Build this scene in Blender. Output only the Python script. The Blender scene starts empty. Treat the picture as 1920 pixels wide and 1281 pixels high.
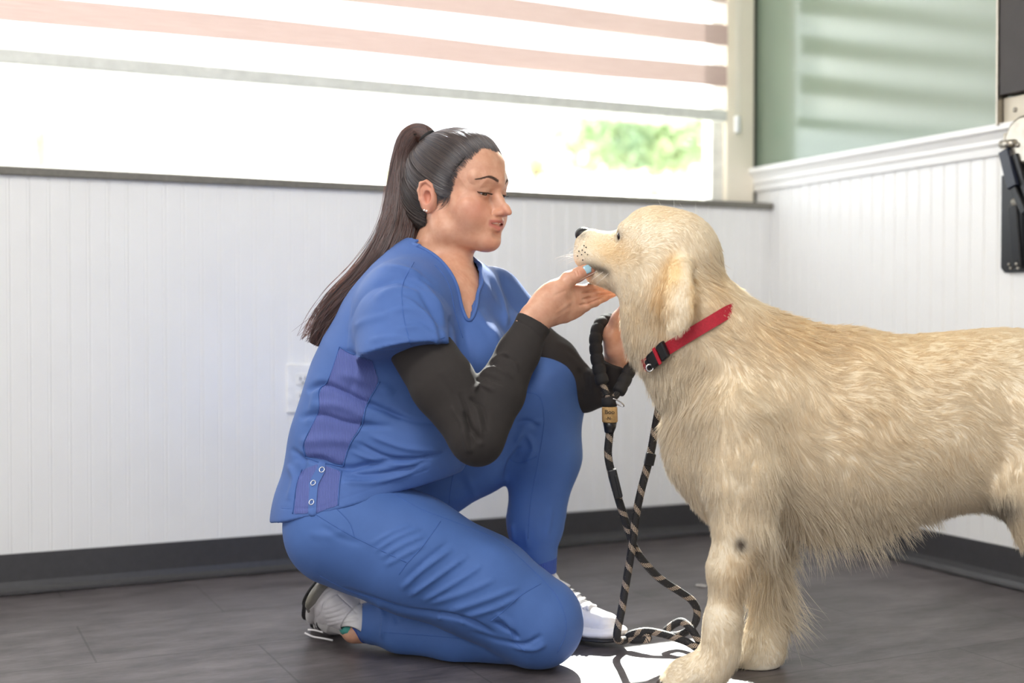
import bpy, bmesh, math, random
import numpy as np
from mathutils import Vector, Matrix
from mathutils.bvhtree import BVHTree

S = bpy.context.scene
COL = S.collection
rng = np.random.default_rng(7)
random.seed(7)

# ---------------------------------------------------------------- camera
FPX = 2362.0                      # focal length in pixels of the 1920 px wide frame
CAM_H = 0.64
PITCH = math.radians(1.03)
cd = bpy.data.cameras.new('camera')
cam = bpy.data.objects.new('camera', cd)
COL.objects.link(cam)
cam.location = (0, 0, CAM_H)
cam.rotation_euler = (math.radians(90) - PITCH, 0, 0)
cd.sensor_width = 36.0
cd.lens = FPX / 1920 * 36.0
cd.clip_start = 0.05
cd.dof.use_dof = True
cd.dof.focus_distance = 2.30
cd.dof.aperture_fstop = 2.0
S.camera = cam

# ---------------------------------------------------------------- colour, world, sun
S.view_settings.view_transform = 'Standard'
S.view_settings.look = 'None'
S.view_settings.exposure = 0.80
S.view_settings.gamma = 1.0
S.view_settings.use_curve_mapping = False
try:
    S.cycles.max_bounces = 7
    S.cycles.diffuse_bounces = 4
    S.cycles.glossy_bounces = 3
    S.cycles.transmission_bounces = 4
    S.cycles.transparent_max_bounces = 8
    S.cycles.sample_clamp_indirect = 6.0
    S.cycles.caustics_reflective = False
    S.cycles.caustics_refractive = False
except Exception:
    pass

world = bpy.data.worlds.new('world')
S.world = world
world.use_nodes = True
wn = world.node_tree.nodes; wl = world.node_tree.links
wn.clear()
w_out = wn.new('ShaderNodeOutputWorld')
w_bg = wn.new('ShaderNodeBackground')
w_tc = wn.new('ShaderNodeTexCoord')
w_sep = wn.new('ShaderNodeSeparateXYZ')
w_ramp = wn.new('ShaderNodeValToRGB')
w_map = wn.new('ShaderNodeMapRange')
w_map.inputs['From Min'].default_value = -1; w_map.inputs['From Max'].default_value = 1
wl.new(w_tc.outputs['Generated'], w_sep.inputs[0])
wl.new(w_sep.outputs['Y'], w_map.inputs['Value'])
wl.new(w_map.outputs[0], w_ramp.inputs[0])
# bright sky on the sun side, softer sky behind the camera (the room is open to that side)
w_ramp.color_ramp.elements[0].position = 0.30
w_ramp.color_ramp.elements[0].color = (0.60, 0.60, 0.61, 1)
w_ramp.color_ramp.elements[1].position = 0.62
w_ramp.color_ramp.elements[1].color = (2.4, 2.47, 2.66, 1)
wl.new(w_ramp.outputs[0], w_bg.inputs['Color'])
w_bg.inputs['Strength'].default_value = 1.0
wl.new(w_bg.outputs[0], w_out.inputs[0])

SUN_DIR = Vector((-0.10, -1.0, -0.835)).normalized()     # travel direction of the light
sd = bpy.data.lights.new('sun', 'SUN')
sd.energy = 22.0
sd.angle = math.radians(0.8)
sd.color = (1.0, 0.97, 0.92)
sun = bpy.data.objects.new('sun', sd)
COL.objects.link(sun)
sun.location = (0.5, 8, 6)
sun.rotation_euler = SUN_DIR.to_track_quat('-Z', 'Y').to_euler()

def area(name, loc, target, size, size_y, power, color):
    d = bpy.data.lights.new(name, 'AREA')
    d.shape = 'RECTANGLE'; d.size = size; d.size_y = size_y
    d.energy = power; d.color = color
    o = bpy.data.objects.new(name, d); COL.objects.link(o)
    o.location = loc
    o.rotation_euler = (Vector(target) - Vector(loc)).to_track_quat('-Z', 'Y').to_euler()
    return o
# two added fill lamps, one overhead and one behind the camera, both unseen
area('added_overhead_fill', (-0.6, 0.6, 2.55), (-0.2, 1.6, 0.0), 1.2, 0.6, 26, (1.0, 0.95, 0.88))
area('added_front_fill', (-2.2, -1.6, 1.7), (0.2, 2.4, 0.6), 2.0, 1.5, 62, (1.0, 0.96, 0.91))

# ---------------------------------------------------------------- general helpers
CT, ST = math.cos(PITCH), math.sin(PITCH)
def W(px, py, Y):
    """world point seen at pixel (px,py) of the 1920x1281 photo whose depth is Y metres"""
    a = (px - 960.0) / FPX; b = (640.5 - py) / FPX
    d = np.array([a, CT + b * ST, -ST + b * CT])
    return np.array([0, 0, CAM_H]) + d * (Y / d[1])
def project(P):
    P = np.asarray(P, dtype=np.float64)
    x = P[..., 0]; y = P[..., 1]; z = P[..., 2] - CAM_H
    f = y * CT - z * ST; u = y * ST + z * CT
    return np.stack([960 + FPX * x / f, 640.5 - FPX * u / f], -1)
def V3(*a): return np.array(a, dtype=np.float64)
def nrm(v):
    v = np.asarray(v, dtype=np.float64); return v / (np.linalg.norm(v) + 1e-12)

def srgb(h):
    if isinstance(h, str):
        h = h.lstrip('#'); c = [int(h[i:i+2], 16) / 255 for i in (0, 2, 4)]
    else:
        c = [v / 255 for v in h]
    return tuple((v / 12.92 if v <= 0.04045 else ((v + 0.055) / 1.055) ** 2.4) for v in c) + (1.0,)

class NT:
    def __init__(s, name):
        s.m = bpy.data.materials.new(name); s.m.use_nodes = True
        s.t = s.m.node_tree; s.n = s.t.nodes; s.l = s.t.links
        s.n.clear()
        s.out = s.n.new('ShaderNodeOutputMaterial')
    def node(s, kind, **kw):
        nd = s.n.new('ShaderNode' + kind)
        for k, v in kw.items():
            if k in nd.inputs: nd.inputs[k].default_value = v
            else: setattr(nd, k, v)
        return nd
    def link(s, a, b): s.l.new(a, b)
    def bsdf(s, color=(0.8, 0.8, 0.8, 1), rough=0.5, **kw):
        b = s.n.new('ShaderNodeBsdfPrincipled')
        b.inputs['Base Color'].default_value = color
        b.inputs['Roughness'].default_value = rough
        for k, v in kw.items(): b.inputs[k.replace('_', ' ')].default_value = v
        s.l.new(b.outputs[0], s.out.inputs['Surface'])
        return b
    def coords(s, scale=(1, 1, 1), rot=(0, 0, 0)):
        tc = s.n.new('ShaderNodeTexCoord'); mp = s.n.new('ShaderNodeMapping')
        mp.inputs['Scale'].default_value = scale; mp.inputs['Rotation'].default_value = rot
        s.l.new(tc.outputs['Object'], mp.inputs[0]); return mp.outputs[0]
    def noise(s, vec, scale, detail=4, rough=0.55):
        n = s.n.new('ShaderNodeTexNoise'); n.inputs['Scale'].default_value = scale
        n.inputs['Detail'].default_value = detail; n.inputs['Roughness'].default_value = rough
        if vec is not None: s.l.new(vec, n.inputs['Vector'])
        return n.outputs['Fac']
    def ramp(s, fac, stops):
        r = s.n.new('ShaderNodeValToRGB'); e = r.color_ramp.elements
        while len(e) < len(stops): e.new(0.5)
        for i, (p, c) in enumerate(stops): e[i].position = p; e[i].color = c
        s.l.new(fac, r.inputs[0]); return r.outputs[0]
    def bump(s, height, strength, dist, bs):
        b = s.n.new('ShaderNodeBump'); b.inputs['Strength'].default_value = strength
        b.inputs['Distance'].default_value = dist
        s.l.new(height, b.inputs['Height']); s.l.new(b.outputs[0], bs.inputs['Normal']); return b

def simple(name, col, rough=0.5, noise_scale=0, amount=0.08, bump=0.0, **kw):
    """principled material with a slight procedural mottling of colour and relief"""
    t = NT(name); c = srgb(col) if not isinstance(col, tuple) or len(col) == 3 else col
    b = t.bsdf(c, rough, **kw)
    sc = noise_scale or 30
    f = t.noise(t.coords(), sc)
    lo = tuple(v * (1 - amount) for v in c[:3]) + (1,); hi = tuple(min(1, v * (1 + amount)) for v in c[:3]) + (1,)
    t.link(t.ramp(f, [(0.3, lo), (0.7, hi)]), b.inputs['Base Color'])
    if bump: t.bump(f, bump, 0.002, b)
    return t.m

def new_mesh(name, verts, faces, mat=None, parent=None, smooth=True):
    me = bpy.data.meshes.new(name)
    verts = np.asarray(verts, dtype=np.float32)
    if isinstance(faces, np.ndarray) and faces.ndim == 2:
        nf, k = faces.shape
        me.vertices.add(len(verts)); me.vertices.foreach_set('co', verts.ravel())
        me.loops.add(nf * k); me.loops.foreach_set('vertex_index', faces.astype(np.int32).ravel())
        me.polygons.add(nf); me.polygons.foreach_set('loop_start', np.arange(0, nf * k, k, dtype=np.int32))
        me.polygons.foreach_set('loop_total', np.full(nf, k, dtype=np.int32))
        me.update(calc_edges=True)
    else:
        me.from_pydata([tuple(map(float, v)) for v in verts], [], [tuple(f) for f in faces]); me.update()
    if smooth: me.polygons.foreach_set('use_smooth', np.ones(len(me.polygons), dtype=bool))
    o = bpy.data.objects.new(name, me); COL.objects.link(o)
    if mat: me.materials.append(mat)
    if parent: o.parent = parent
    return o

class MB:
    """collects simple shapes into one mesh"""
    def __init__(s): s.v = []; s.f = []
    def add(s, v, f):
        n = len(s.v); s.v += [tuple(map(float, p)) for p in v]; s.f += [tuple(i + n for i in q) for q in f]; return s
    def box(s, c, size, ax=None, bev=0.0):
        """box with centre c, size along the axes ax (3x3 rows), edges bevelled"""
        ax = np.eye(3) if ax is None else np.asarray(ax)
        bm = bmesh.new(); bmesh.ops.create_cube(bm, size=1.0)
        for v in bm.verts: v.co = Vector((v.co.x * size[0], v.co.y * size[1], v.co.z * size[2]))
        if bev > 0: bmesh.ops.bevel(bm, geom=bm.edges[:], offset=bev, segments=2, affect='EDGES', profile=0.5)
        bm.verts.index_update()
        vs = [np.asarray(c) + ax[0] * v.co.x + ax[1] * v.co.y + ax[2] * v.co.z for v in bm.verts]
        s.add(vs, [[v.index for v in f.verts] for f in bm.faces]); bm.free(); return s
    def tube(s, pts, r, n=10, cap=True, flat=None):
        """tube through pts with radius r (number or list); flat=(normal, factor) squashes the section"""
        pts = [np.asarray(p, dtype=float) for p in pts]; m = len(pts)
        rr = [r] * m if np.isscalar(r) else list(r)
        t0 = nrm(pts[1] - pts[0]); up = V3(0, 0, 1) if abs(t0[2]) < 0.9 else V3(1, 0, 0)
        a = nrm(np.cross(t0, up)); vs = []
        for i, p in enumerate(pts):
            t = nrm(pts[min(i + 1, m - 1)] - pts[max(i - 1, 0)])
            a = nrm(a - t * np.dot(a, t)); b = np.cross(t, a)
            for k in range(n):
                w = 2 * math.pi * k / n
                off = (a * math.cos(w) + b * math.sin(w)) * rr[i]
                if flat is not None:
                    fn = nrm(flat[0]); off = off - fn * np.dot(off, fn) * (1 - flat[1])
                vs.append(p + off)
        fs = [(i * n + k, i * n + (k + 1) % n, (i + 1) * n + (k + 1) % n, (i + 1) * n + k) for i in range(m - 1) for k in range(n)]
        if cap: fs += [tuple(range(n - 1, -1, -1)), tuple((m - 1) * n + k for k in range(n))]
        return s.add(vs, fs)
    def lathe(s, c, axis, prof, n=24):
        """surface of revolution, prof=[(radius, height along axis)]"""
        axis = nrm(axis); up = V3(0, 0, 1) if abs(axis[2]) < 0.9 else V3(1, 0, 0)
        a = nrm(np.cross(axis, up)); b = np.cross(axis, a); vs = []
        for r, h in prof:
            for k in range(n):
                w = 2 * math.pi * k / n
                vs.append(np.asarray(c) + axis * h + (a * math.cos(w) + b * math.sin(w)) * r)
        m = len(prof)
        fs = [(i * n + k, i * n + (k + 1) % n, (i + 1) * n + (k + 1) % n, (i + 1) * n + k) for i in range(m - 1) for k in range(n)]
        return s.add(vs, fs + [tuple(range(n - 1, -1, -1)), tuple((m - 1) * n + k for k in range(n))])
    def prism(s, poly, ax, c, depth):
        """polygon [(a,b)] in the plane ax[0],ax[1] at c, extruded along ax[2] by depth"""
        n = len(poly); ax = np.asarray(ax)
        vs = [np.asarray(c) + ax[0] * a + ax[1] * b + ax[2] * d for d in (0, depth) for a, b in poly]
        fs = [tuple(range(n - 1, -1, -1)), tuple(range(n, 2 * n))] + [(k, (k + 1) % n, n + (k + 1) % n, n + k) for k in range(n)]
        return s.add(vs, fs)
    def build(s, name, mat, parent=None, smooth=False):
        o = new_mesh(name, s.v, s.f, mat, parent, smooth)
        bm = bmesh.new(); bm.from_mesh(o.data); bmesh.ops.recalc_face_normals(bm, faces=bm.faces[:]); bm.to_mesh(o.data); bm.free()
        return o

def tag(o, label=None, cat=None, group=None, kind=None):
    if label: o['label'] = label
    if cat: o['category'] = cat
    if group: o['group'] = group
    if kind: o['kind'] = kind
    return o
def empty(name, loc, label=None, cat=None, group=None):
    o = bpy.data.objects.new(name, None); COL.objects.link(o); o.location = tuple(loc); o.empty_display_size = 0.05
    bpy.context.view_layer.update()
    return tag(o, label, cat, group)
def adopt(parent, *objs):
    """parent objects built in world coordinates under a thing without moving them"""
    inv = Matrix.Translation(parent.location).inverted() if parent.type == 'EMPTY' else parent.matrix_world.inverted()
    for o in objs:
        o.parent = parent; o.matrix_parent_inverse = inv
def catmull(P, n=8, closed=False):
    P = np.asarray(P, dtype=float); m = len(P); out = []
    for i in range(m if closed else m - 1):
        g = (lambda k: P[k % m]) if closed else (lambda k: P[min(max(k, 0), m - 1)])
        p0, p1, p2, p3 = g(i - 1), g(i), g(i + 1), g(i + 2)
        for t in np.linspace(0, 1, n, endpoint=False):
            out.append(0.5 * (2 * p1 + (p2 - p0) * t + (2 * p0 - 5 * p1 + 4 * p2 - p3) * t * t + (3 * p1 - p0 - 3 * p2 + p3) * t ** 3))
    if not closed: out.append(P[-1])
    return np.array(out)
N_FUR = 200000
N_HAIR = 16000
N_TAIL = 14000
# ---------------------------------------------------------------- the room
CORNER = V3(0.790, 3.847, 0)                 # floor corner of back and right wall
U = nrm((0.903, 0.430, 0))                   # along the back wall, towards the corner
N = V3(U[1], -U[0], 0)                       # out of the back wall into the room = along the right wall
Z = V3(0, 0, 1)
def RB(s, d, z): return CORNER - U * s + N * d + Z * z   # s = metres left of the corner, d = metres in front of the back wall
RECESS = 0.075
SILL_Z = 0.992
CEIL = 2.62
S_END = 4.6                                  # length of back wall
D_END = 3.9                                  # length of right wall
AXB = [U, N, Z]

M = {}
def wall_paint(name, col, rough, bump=0.03):
    t = NT(name); b = t.bsdf(srgb(col), rough)
    f = t.noise(t.coords(), 9, 5); g = t.noise(t.coords(), 140, 3)
    c = srgb(col)
    t.link(t.ramp(f, [(0.3, tuple(v * 0.975 for v in c[:3]) + (1,)), (0.7, c)]), b.inputs['Base Color'])
    t.bump(g, bump, 0.001, b)
    return t.m
M['white'] = wall_paint('white_gloss_paint', '#f3f3f2', 0.32)
M['green'] = wall_paint('sage_green_satin_paint', '#80907f', 0.15, 0.03)
M['green'].node_tree.nodes['Principled BSDF'].inputs['Specular IOR Level'].default_value = 0.95
M['cream'] = wall_paint('cream_window_paint', '#fdf5e4', 0.45)
M['ceil'] = wall_paint('ceiling_white', '#eeeeec', 0.9)
M['base'] = simple('charcoal_rubber_base', '#3d3c3e', 0.42, 60, 0.08, 0.05)
M['sill'] = simple('dark_stone_sill', '#77746c', 0.5, 80, 0.12)

# floor: vinyl tiles with stone mottling
t = NT('grey_stone_vinyl')
b = t.bsdf((0.1, 0.1, 0.1, 1), 0.36)
ang = -math.atan2(U[1], U[0])
tc = t.node('TexCoord'); mp = t.node('Mapping'); mp.inputs['Rotation'].default_value = (0, 0, ang - math.radians(0.0))
t.link(tc.outputs['Object'], mp.inputs[0])
st = t.node('Mapping'); st.inputs['Scale'].default_value = (2.4, 6.5, 1); t.link(mp.outputs[0], st.inputs[0])
f1 = t.noise(st.outputs[0], 2.1, 8, 0.68)
f2 = t.noise(st.outputs[0], 14, 5, 0.6)
mixf = t.node('Math', operation='MULTIPLY_ADD'); t.link(f2, mixf.inputs[0]); mixf.inputs[1].default_value = 0.35
sc = t.node('Math', operation='MULTIPLY'); t.link(f1, sc.inputs[0]); sc.inputs[1].default_value = 0.65
t.link(sc.outputs[0], mixf.inputs[2])
base = t.ramp(mixf.outputs[0], [(0.36, srgb('#433e3f')), (0.5, srgb('#625c5d')), (0.64, srgb('#7b7476'))])
br = t.node('TexBrick'); br.offset = 0.5; br.offset_frequency = 2
br.inputs['Scale'].default_value = 1.0; br.inputs['Mortar Size'].default_value = 0.0022
br.inputs['Brick Width'].default_value = 0.61; br.inputs['Row Height'].default_value = 0.305
br.inputs['Mortar Smooth'].default_value = 0.2
br.inputs['Color1'].default_value = (1, 1, 1, 1); br.inputs['Color2'].default_value = (0.86, 0.86, 0.86, 1); br.inputs['Mortar'].default_value = (0.55, 0.55, 0.55, 1)
t.link(mp.outputs[0], br.inputs['Vector'])
mx = t.node('MixRGB', blend_type='MULTIPLY'); mx.inputs[0].default_value = 1
t.link(base, mx.inputs[1]); t.link(br.outputs['Color'], mx.inputs[2])
t.link(mx.outputs[0], b.inputs['Base Color'])
rr = t.node('MapRange'); rr.inputs['To Min'].default_value = 0.30; rr.inputs['To Max'].default_value = 0.48
t.link(f2, rr.inputs['Value']); t.link(rr.outputs[0], b.inputs['Roughness'])
t.bump(mixf.outputs[0], 0.12, 0.002, b)
M['floor'] = t.m

def struct(o): o['kind'] = 'structure'; return o
# floor and ceiling
fl = MB().box(RB(S_END / 2 - 0.1, D_END / 2 - 0.1, -0.05), (S_END + 0.4, D_END + 0.4, 0.1), AXB)
struct(fl.build('floor', M['floor']))
struct(MB().box(RB(S_END / 2 - 0.1, D_END / 2 - 0.1, CEIL + 0.05), (S_END + 0.4, D_END + 0.4, 0.1), AXB).build('ceiling', M['ceil']))

# beadboard profile: flat board, groove, bead, groove
def bead_profile(length, pitch=0.0442):
    pts = []; x = 0.0
    while x < length:
        pts += [(x, 0), (x + 0.0010, -0.0014), (x + 0.0022, -0.0014), (x + 0.0034, -0.0002), (x + 0.0050, 0.0008), (x + 0.0066, -0.0002), (x + 0.0078, -0.0014), (x + 0.0088, -0.0014), (x + 0.0100, 0)]
        x += pitch
    pts.append((x, 0)); return pts
def beadboard(name, origin, along, out, length, z0, z1, thick):
    pr = bead_profile(length); n = len(pr)
    vs = [origin + along * min(a, length) + out * d + Z * z for z in (z0, z1) for a, d in pr]
    fs = [(i, i + 1, n + i + 1, n + i) for i in range(n - 1)]
    k = len(vs)
    vs += [origin + along * s_ + out * -thick + Z * z for z in (z0, z1) for s_ in (0, length)]
    fs += [(k + 1, k, k + 2, k + 3), (0, n, k + 2, k), (n - 1, k + 1, k + 3, 2 * n - 1), (n, 2 * n - 1, k + 3, k + 2), (0, k, k + 1, n - 1)]
    mb = MB(); mb.add(vs, fs); return mb
wb = beadboard('wall_back', RB(S_END, 0, 0), U, N, S_END, 0, SILL_Z - 0.012, 0.16)
# wall above the window and the return left of it
wb.box(RB(S_END / 2, -0.08, 2.36), (S_END, 0.16, 0.52), AXB)
wb.box(RB(4.3, -0.08, 1.545), (0.6, 0.16, 1.11), AXB)
struct(wb.build('wall_back', M['white']))
wr = beadboard('wall_right', CORNER + N * D_END, -N, -U, D_END, 0, 1.075, 0.12)
wo = struct(wr.build('wall_right_wainscot', M['white'])); wo.name = 'wall_right'
gr = MB().box(RB(-0.057, D_END / 2 - 0.08, 1.85), (0.11, D_END + 0.16, 1.56), AXB)
wo2 = struct(MB().box(RB(-0.0605, -0.07, 1.02), (0.12, 0.14, 0.11), AXB).build('wall_right_return', M['white'])); wo2.name = 'wall_right.002'
struct(gr.build('wall_right_upper', M['green'])); bpy.data.objects['wall_right_upper'].name = 'wall_right.001'
# left wall, out of the frame
struct(MB().box(RB(S_END + 0.06, D_END / 2, CEIL / 2), (0.12, D_END, CEIL), AXB).build('wall_left', M['white']))

# chair rail on the right wall (moulded profile)
prof = [(0, 0), (0.010, 0.0), (0.012, 0.018), (0.018, 0.026), (0.016, 0.036), (0.024, 0.050), (0.034, 0.056), (0.034, 0.070), (0.0, 0.070)]
rail = MB().prism([(a, b_) for a, b_ in prof], [-U, Z, N], RB(0, -RECESS, 1.034), D_END + RECESS)
struct(rail.build('trim_1', M['white']))

# cove bases
cove = [(0, 0.001), (0.019, 0.001), (0.024, 0.003), (0.024, 0.005), (0.017, 0.009), (0.010, 0.017), (0.006, 0.030), (0.0035, 0.093), (0.0, 0.094)]
struct(MB().prism(cove, [N, Z, U], RB(S_END, 0.001, 0), S_END).build('baseboard_back', M['base'], smooth=False))
struct(MB().prism(cove, [-U, Z, N], RB(0.001, 0, 0), D_END).build('baseboard_right', M['base'], smooth=False))

# sill
struct(MB().box(RB(S_END / 2 + 0.0, -0.062, SILL_Z - 0.010), (S_END, 0.15, 0.020), AXB, 0.003).build('trim_2', M['sill']))

# window: jambs, frame, mullions, glass
WZ0, WZ1 = SILL_Z, 2.10
G = RECESS + 0.045
wf = MB()
wf.box(RB(0.064, -RECESS - 0.03, (WZ0 + WZ1) / 2), (0.103, 0.07, WZ1 - WZ0), AXB, 0.004)      # cream jamb next to the corner
struct(wf.build('window_1', M['cream']))
wn1 = bpy.data.objects['window_1']
fr = MB()
fr.box(RB(0.135, -G + 0.008, (WZ0 + WZ1) / 2), (0.045, 0.05, WZ1 - WZ0), AXB, 0.003)
fr.box(RB(2.2, -G + 0.004, WZ0 + 0.007), (4.1, 0.05, 0.014), AXB, 0.002)
fr.box(RB(2.2, -G + 0.004, WZ1 - 0.02), (4.1, 0.05, 0.04), AXB, 0.003)
fr.box(RB(3.05, -G + 0.004, (WZ0 + WZ1) / 2), (0.05, 0.05, WZ1 - WZ0), AXB, 0.003)
fr.box(RB(3.98, -G + 0.004, (WZ0 + WZ1) / 2), (0.05, 0.05, WZ1 - WZ0), AXB, 0.003)
o = fr.build('window_frame', simple('white_window_frame', '#f0efe9', 0.4)); o.parent = wn1
t = NT('window_glass')
tr = t.node('BsdfTransparent'); tr.inputs[0].default_value = (0.96, 0.98, 0.97, 1)
gl = t.node('BsdfGlossy'); gl.inputs['Roughness'].default_value = 0.02
ms = t.node('MixShader'); ms.inputs[0].default_value = 0.05; t.link(tr.outputs[0], ms.inputs[1]); t.link(gl.outputs[0], ms.inputs[2])
t.link(ms.outputs[0], t.out.inputs['Surface'])
M['glass'] = t.m
o = MB().box(RB(2.2, -G, (WZ0 + WZ1) / 2), (4.1, 0.005, WZ1 - WZ0), AXB).build('window_pane', M['glass']); o.parent = wn1
# shade in the gap between jamb and green wall, painted as a dark strip
struct(MB().box(RB(0.017, -RECESS - 0.01, (WZ0 + WZ1) / 2), (0.032, 0.02, WZ1 - WZ0), AXB).build('trim_3', simple('dark_gap_shade', '#4a4a40', 0.7)))

# zebra roller blind
t = NT('sheer_blind_band')
tr = t.node('BsdfTransparent'); tr.inputs[0].default_value = (0.97, 0.97, 0.97, 1)
tl = t.node('BsdfTranslucent'); tl.inputs[0].default_value = (0.95, 0.93, 0.92, 1)
df = t.node('BsdfDiffuse'); df.inputs[0].default_value = (0.92, 0.9, 0.9, 1)
m1 = t.node('MixShader'); m1.inputs[0].default_value = 0.4; t.link(tl.outputs[0], m1.inputs[1]); t.link(df.outputs[0], m1.inputs[2])
m2 = t.node('MixShader'); m2.inputs[0].default_value = 0.42; t.link(tr.outputs[0], m2.inputs[1]); t.link(m1.outputs[0], m2.inputs[2])
t.link(m2.outputs[0], t.out.inputs['Surface']); M['sheer'] = t.m
t = NT('pink_blind_band')
nz = t.noise(t.coords((1, 1, 60)), 12, 3)
rc = t.ramp(nz, [(0.3, srgb('#cbb0a8')), (0.7, srgb('#d9c2ba'))])
tl = t.node('BsdfTranslucent'); t.link(rc, tl.inputs[0])
df = t.node('BsdfDiffuse'); t.link(rc, df.inputs[0])
m1 = t.node('MixShader'); m1.inputs[0].default_value = 0.945; t.link(tl.outputs[0], m1.inputs[1]); t.link(df.outputs[0], m1.inputs[2])
tr = t.node('BsdfTransparent'); m2 = t.node('MixShader'); m2.inputs[0].default_value = 0.99
t.link(tr.outputs[0], m2.inputs[1]); t.link(m1.outputs[0], m2.inputs[2])
t.link(m2.outputs[0], t.out.inputs['Surface']); M['pink'] = t.m
BL_S0, BL_S1 = 0.135, 4.0
BL_D = -RECESS + 0.03
BZ0 = 1.262
blind = empty('roller_blind', RB(2.0, BL_D, BZ0), 'wide striped roller blind with sheer white and pinkish tan bands, half lowered over the window', 'blind')
def strip(name, z0, z1, mat, seed, par, off=0.0):
    n = 90; k = 5; vs = []; fs = []
    for j in range(k + 1):
        z = z0 + (z1 - z0) * j / k
        for i in range(n + 1):
            s_ = BL_S0 + (BL_S1 - BL_S0) * i / n
            wv = 0.004 * math.sin(s_ * 3.1 + seed) + 0.002 * math.sin(s_ * 9 + seed * 2.3 + z * 6)
            zz = 0.0035 * math.sin(s_ * 4.3 + seed * 1.7) * (1 if name == 'opaque_band' else 0.6)
            vs.append(RB(s_, BL_D + off + wv, z + zz))
    for j in range(k):
        for i in range(n):
            a = j * (n + 1) + i; fs.append((a, a + 1, a + n + 2, a + n + 1))
    o = new_mesh(name, np.array(vs), np.array(fs), mat); adopt(par, o); return o
z = BZ0 + 0.012; i = 0
P_ = 0.128
while z < 2.06:
    strip('sheer_band', z, min(z + 0.066, 2.08), M['sheer'], 0.4 * i, blind)
    strip('opaque_band', z + 0.066, min(z + P_, 2.10), M['pink'], 1 + 0.9 * i, blind, 0.002)
    z += P_; i += 1
o = MB().box(RB((BL_S0 + BL_S1) / 2, BL_D, BZ0 - 0.008), (BL_S1 - BL_S0, 0.018, 0.036), AXB, 0.006).build('bottom_rail', simple('grey_white_rail', '#e6e8e2', 0.4)); adopt(blind, o)
o = MB().tube([RB(BL_S0, BL_D - 0.01, 2.11), RB(BL_S1, BL_D - 0.01, 2.11)], 0.03, 16).build('roller_tube', simple('roller_white', '#e6e6e2', 0.4)); adopt(blind, o)
# beaded cord with its tensioner hanging at the jamb
cord = empty('blind_cord', RB(0.085, -RECESS + 0.03, 1.26), 'thin white beaded cord loop with clear tensioner on the cream window jamb', 'cord')
cm = MB()
for sx in (-0.006, 0.006):
    zz = 1.27
    while zz < 2.1:
        cm.lathe(RB(0.085 + sx, -RECESS + 0.022, zz), Z, [(0.0006, -0.002), (0.0022, -0.001), (0.0022, 0.001), (0.0006, 0.002)], 6); zz += 0.008
o = cm.build('bead_chain', simple('white_plastic', '#f2f2ee', 0.3), smooth=True); adopt(cord, o)
o = MB().box(RB(0.085, -RECESS + 0.018, 1.235), (0.020, 0.016, 0.055), AXB, 0.006).build('tensioner', simple('clear_plastic', '#f4f6f6', 0.1), smooth=True); adopt(cord, o)

# outlet on the back wall behind the person
ox = 560.0
# intersection of the pixel column with the wall plane
def wall_pt(px, py, d=0.0):
    r = W(px, py, 1.0) - V3(0, 0, CAM_H); o_ = V3(0, 0, CAM_H); q = RB(0, d, 0)
    k = np.dot(q - o_, N) / np.dot(r, N); return o_ + r * k
def rwall_pt(px, py, d=0.0):
    r = W(px, py, 1.0) - V3(0, 0, CAM_H); o_ = V3(0, 0, CAM_H); q = CORNER - U * d
    k = np.dot(q - o_, U) / np.dot(r, U); return o_ + r * k
oc = wall_pt(566, 728)
outlet = empty('wall_outlet', oc, 'white duplex power outlet on the beadboard wall behind the person', 'outlet')
wp = simple('white_outlet_plastic', '#f4f4f2', 0.3)
o = MB().box(oc + N * 0.004, (0.082, 0.008, 0.125), AXB, 0.003).build('cover_plate', wp, smooth=False); adopt(outlet, o)
dk = simple('outlet_slot_dark', '#3a3a3a', 0.6)
for dz in (0.022, -0.022):
    o = MB().box(oc + N * 0.009 + Z * dz, (0.034, 0.006, 0.030), AXB, 0.006).build('receptacle', wp); adopt(outlet, o)
    mb = MB()
    for ds in (-0.007, 0.006): mb.box(oc + N * 0.0122 + Z * (dz + 0.003) + U * ds, (0.0026, 0.001, 0.009), AXB)
    mb.box(oc + N * 0.0122 + Z * (dz - 0.008), (0.005, 0.001, 0.005), AXB, 0.0)
    q = mb.build('slot', dk); q.parent = o
o = MB().lathe(oc + N * 0.0085, N, [(0.003, 0), (0.003, 0.001), (0.001, 0.0015)], 10).build('screw', simple('screw_white', '#d8d8d6', 0.3)); adopt(outlet, o)

# ------------------------------------------------- right edge: dark board with metal edge and folding bracket
mblk = simple('black_powder_coat', '#0b0c10', 0.35, 40, 0.1)
mblu = simple('dark_blue_steel', '#121a2c', 0.35, 40, 0.1)
mstl = simple('brushed_steel', '#a8a297', 0.28, 50, 0.1, Metallic=0.9)
mdk = simple('dark_brown_laminate', '#2b2524', 0.55, 14, 0.15)
mcr = simple('cream_laminate', '#d9d0bd', 0.45, 20, 0.05)
AXR = [N, -U, Z]
p0 = rwall_pt(1889, 100)
def RW(px, py, d): return rwall_pt(px, py, d)
q = rwall_pt(1888, 183); s_r = np.dot(q - CORNER, N)
bd = empty('folding_wall_table', CORNER + N * s_r + Z * q[2], 'dark brown folding table top with a metal edge, folded up beside the green wall', 'table')
o = MB().box(CORNER - U * 0.022 + N * (s_r + 0.26) + Z * (q[2] + 0.45), (0.50, 0.030, 0.90), AXR, 0.002).build('table_top', mdk); adopt(bd, o)
o = MB().box(CORNER - U * 0.022 + N * (s_r + 0.006) + Z * (q[2] + 0.42), (0.006, 0.036, 0.98), AXR, 0.001).build('metal_edge', mstl); adopt(bd, o)
o = MB().box(CORNER - U * 0.014 + N * (s_r + 0.26) + Z * (q[2] - 0.09), (0.50, 0.016, 0.17), AXR, 0.002).build('support_board', mcr); adopt(bd, o)
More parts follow.
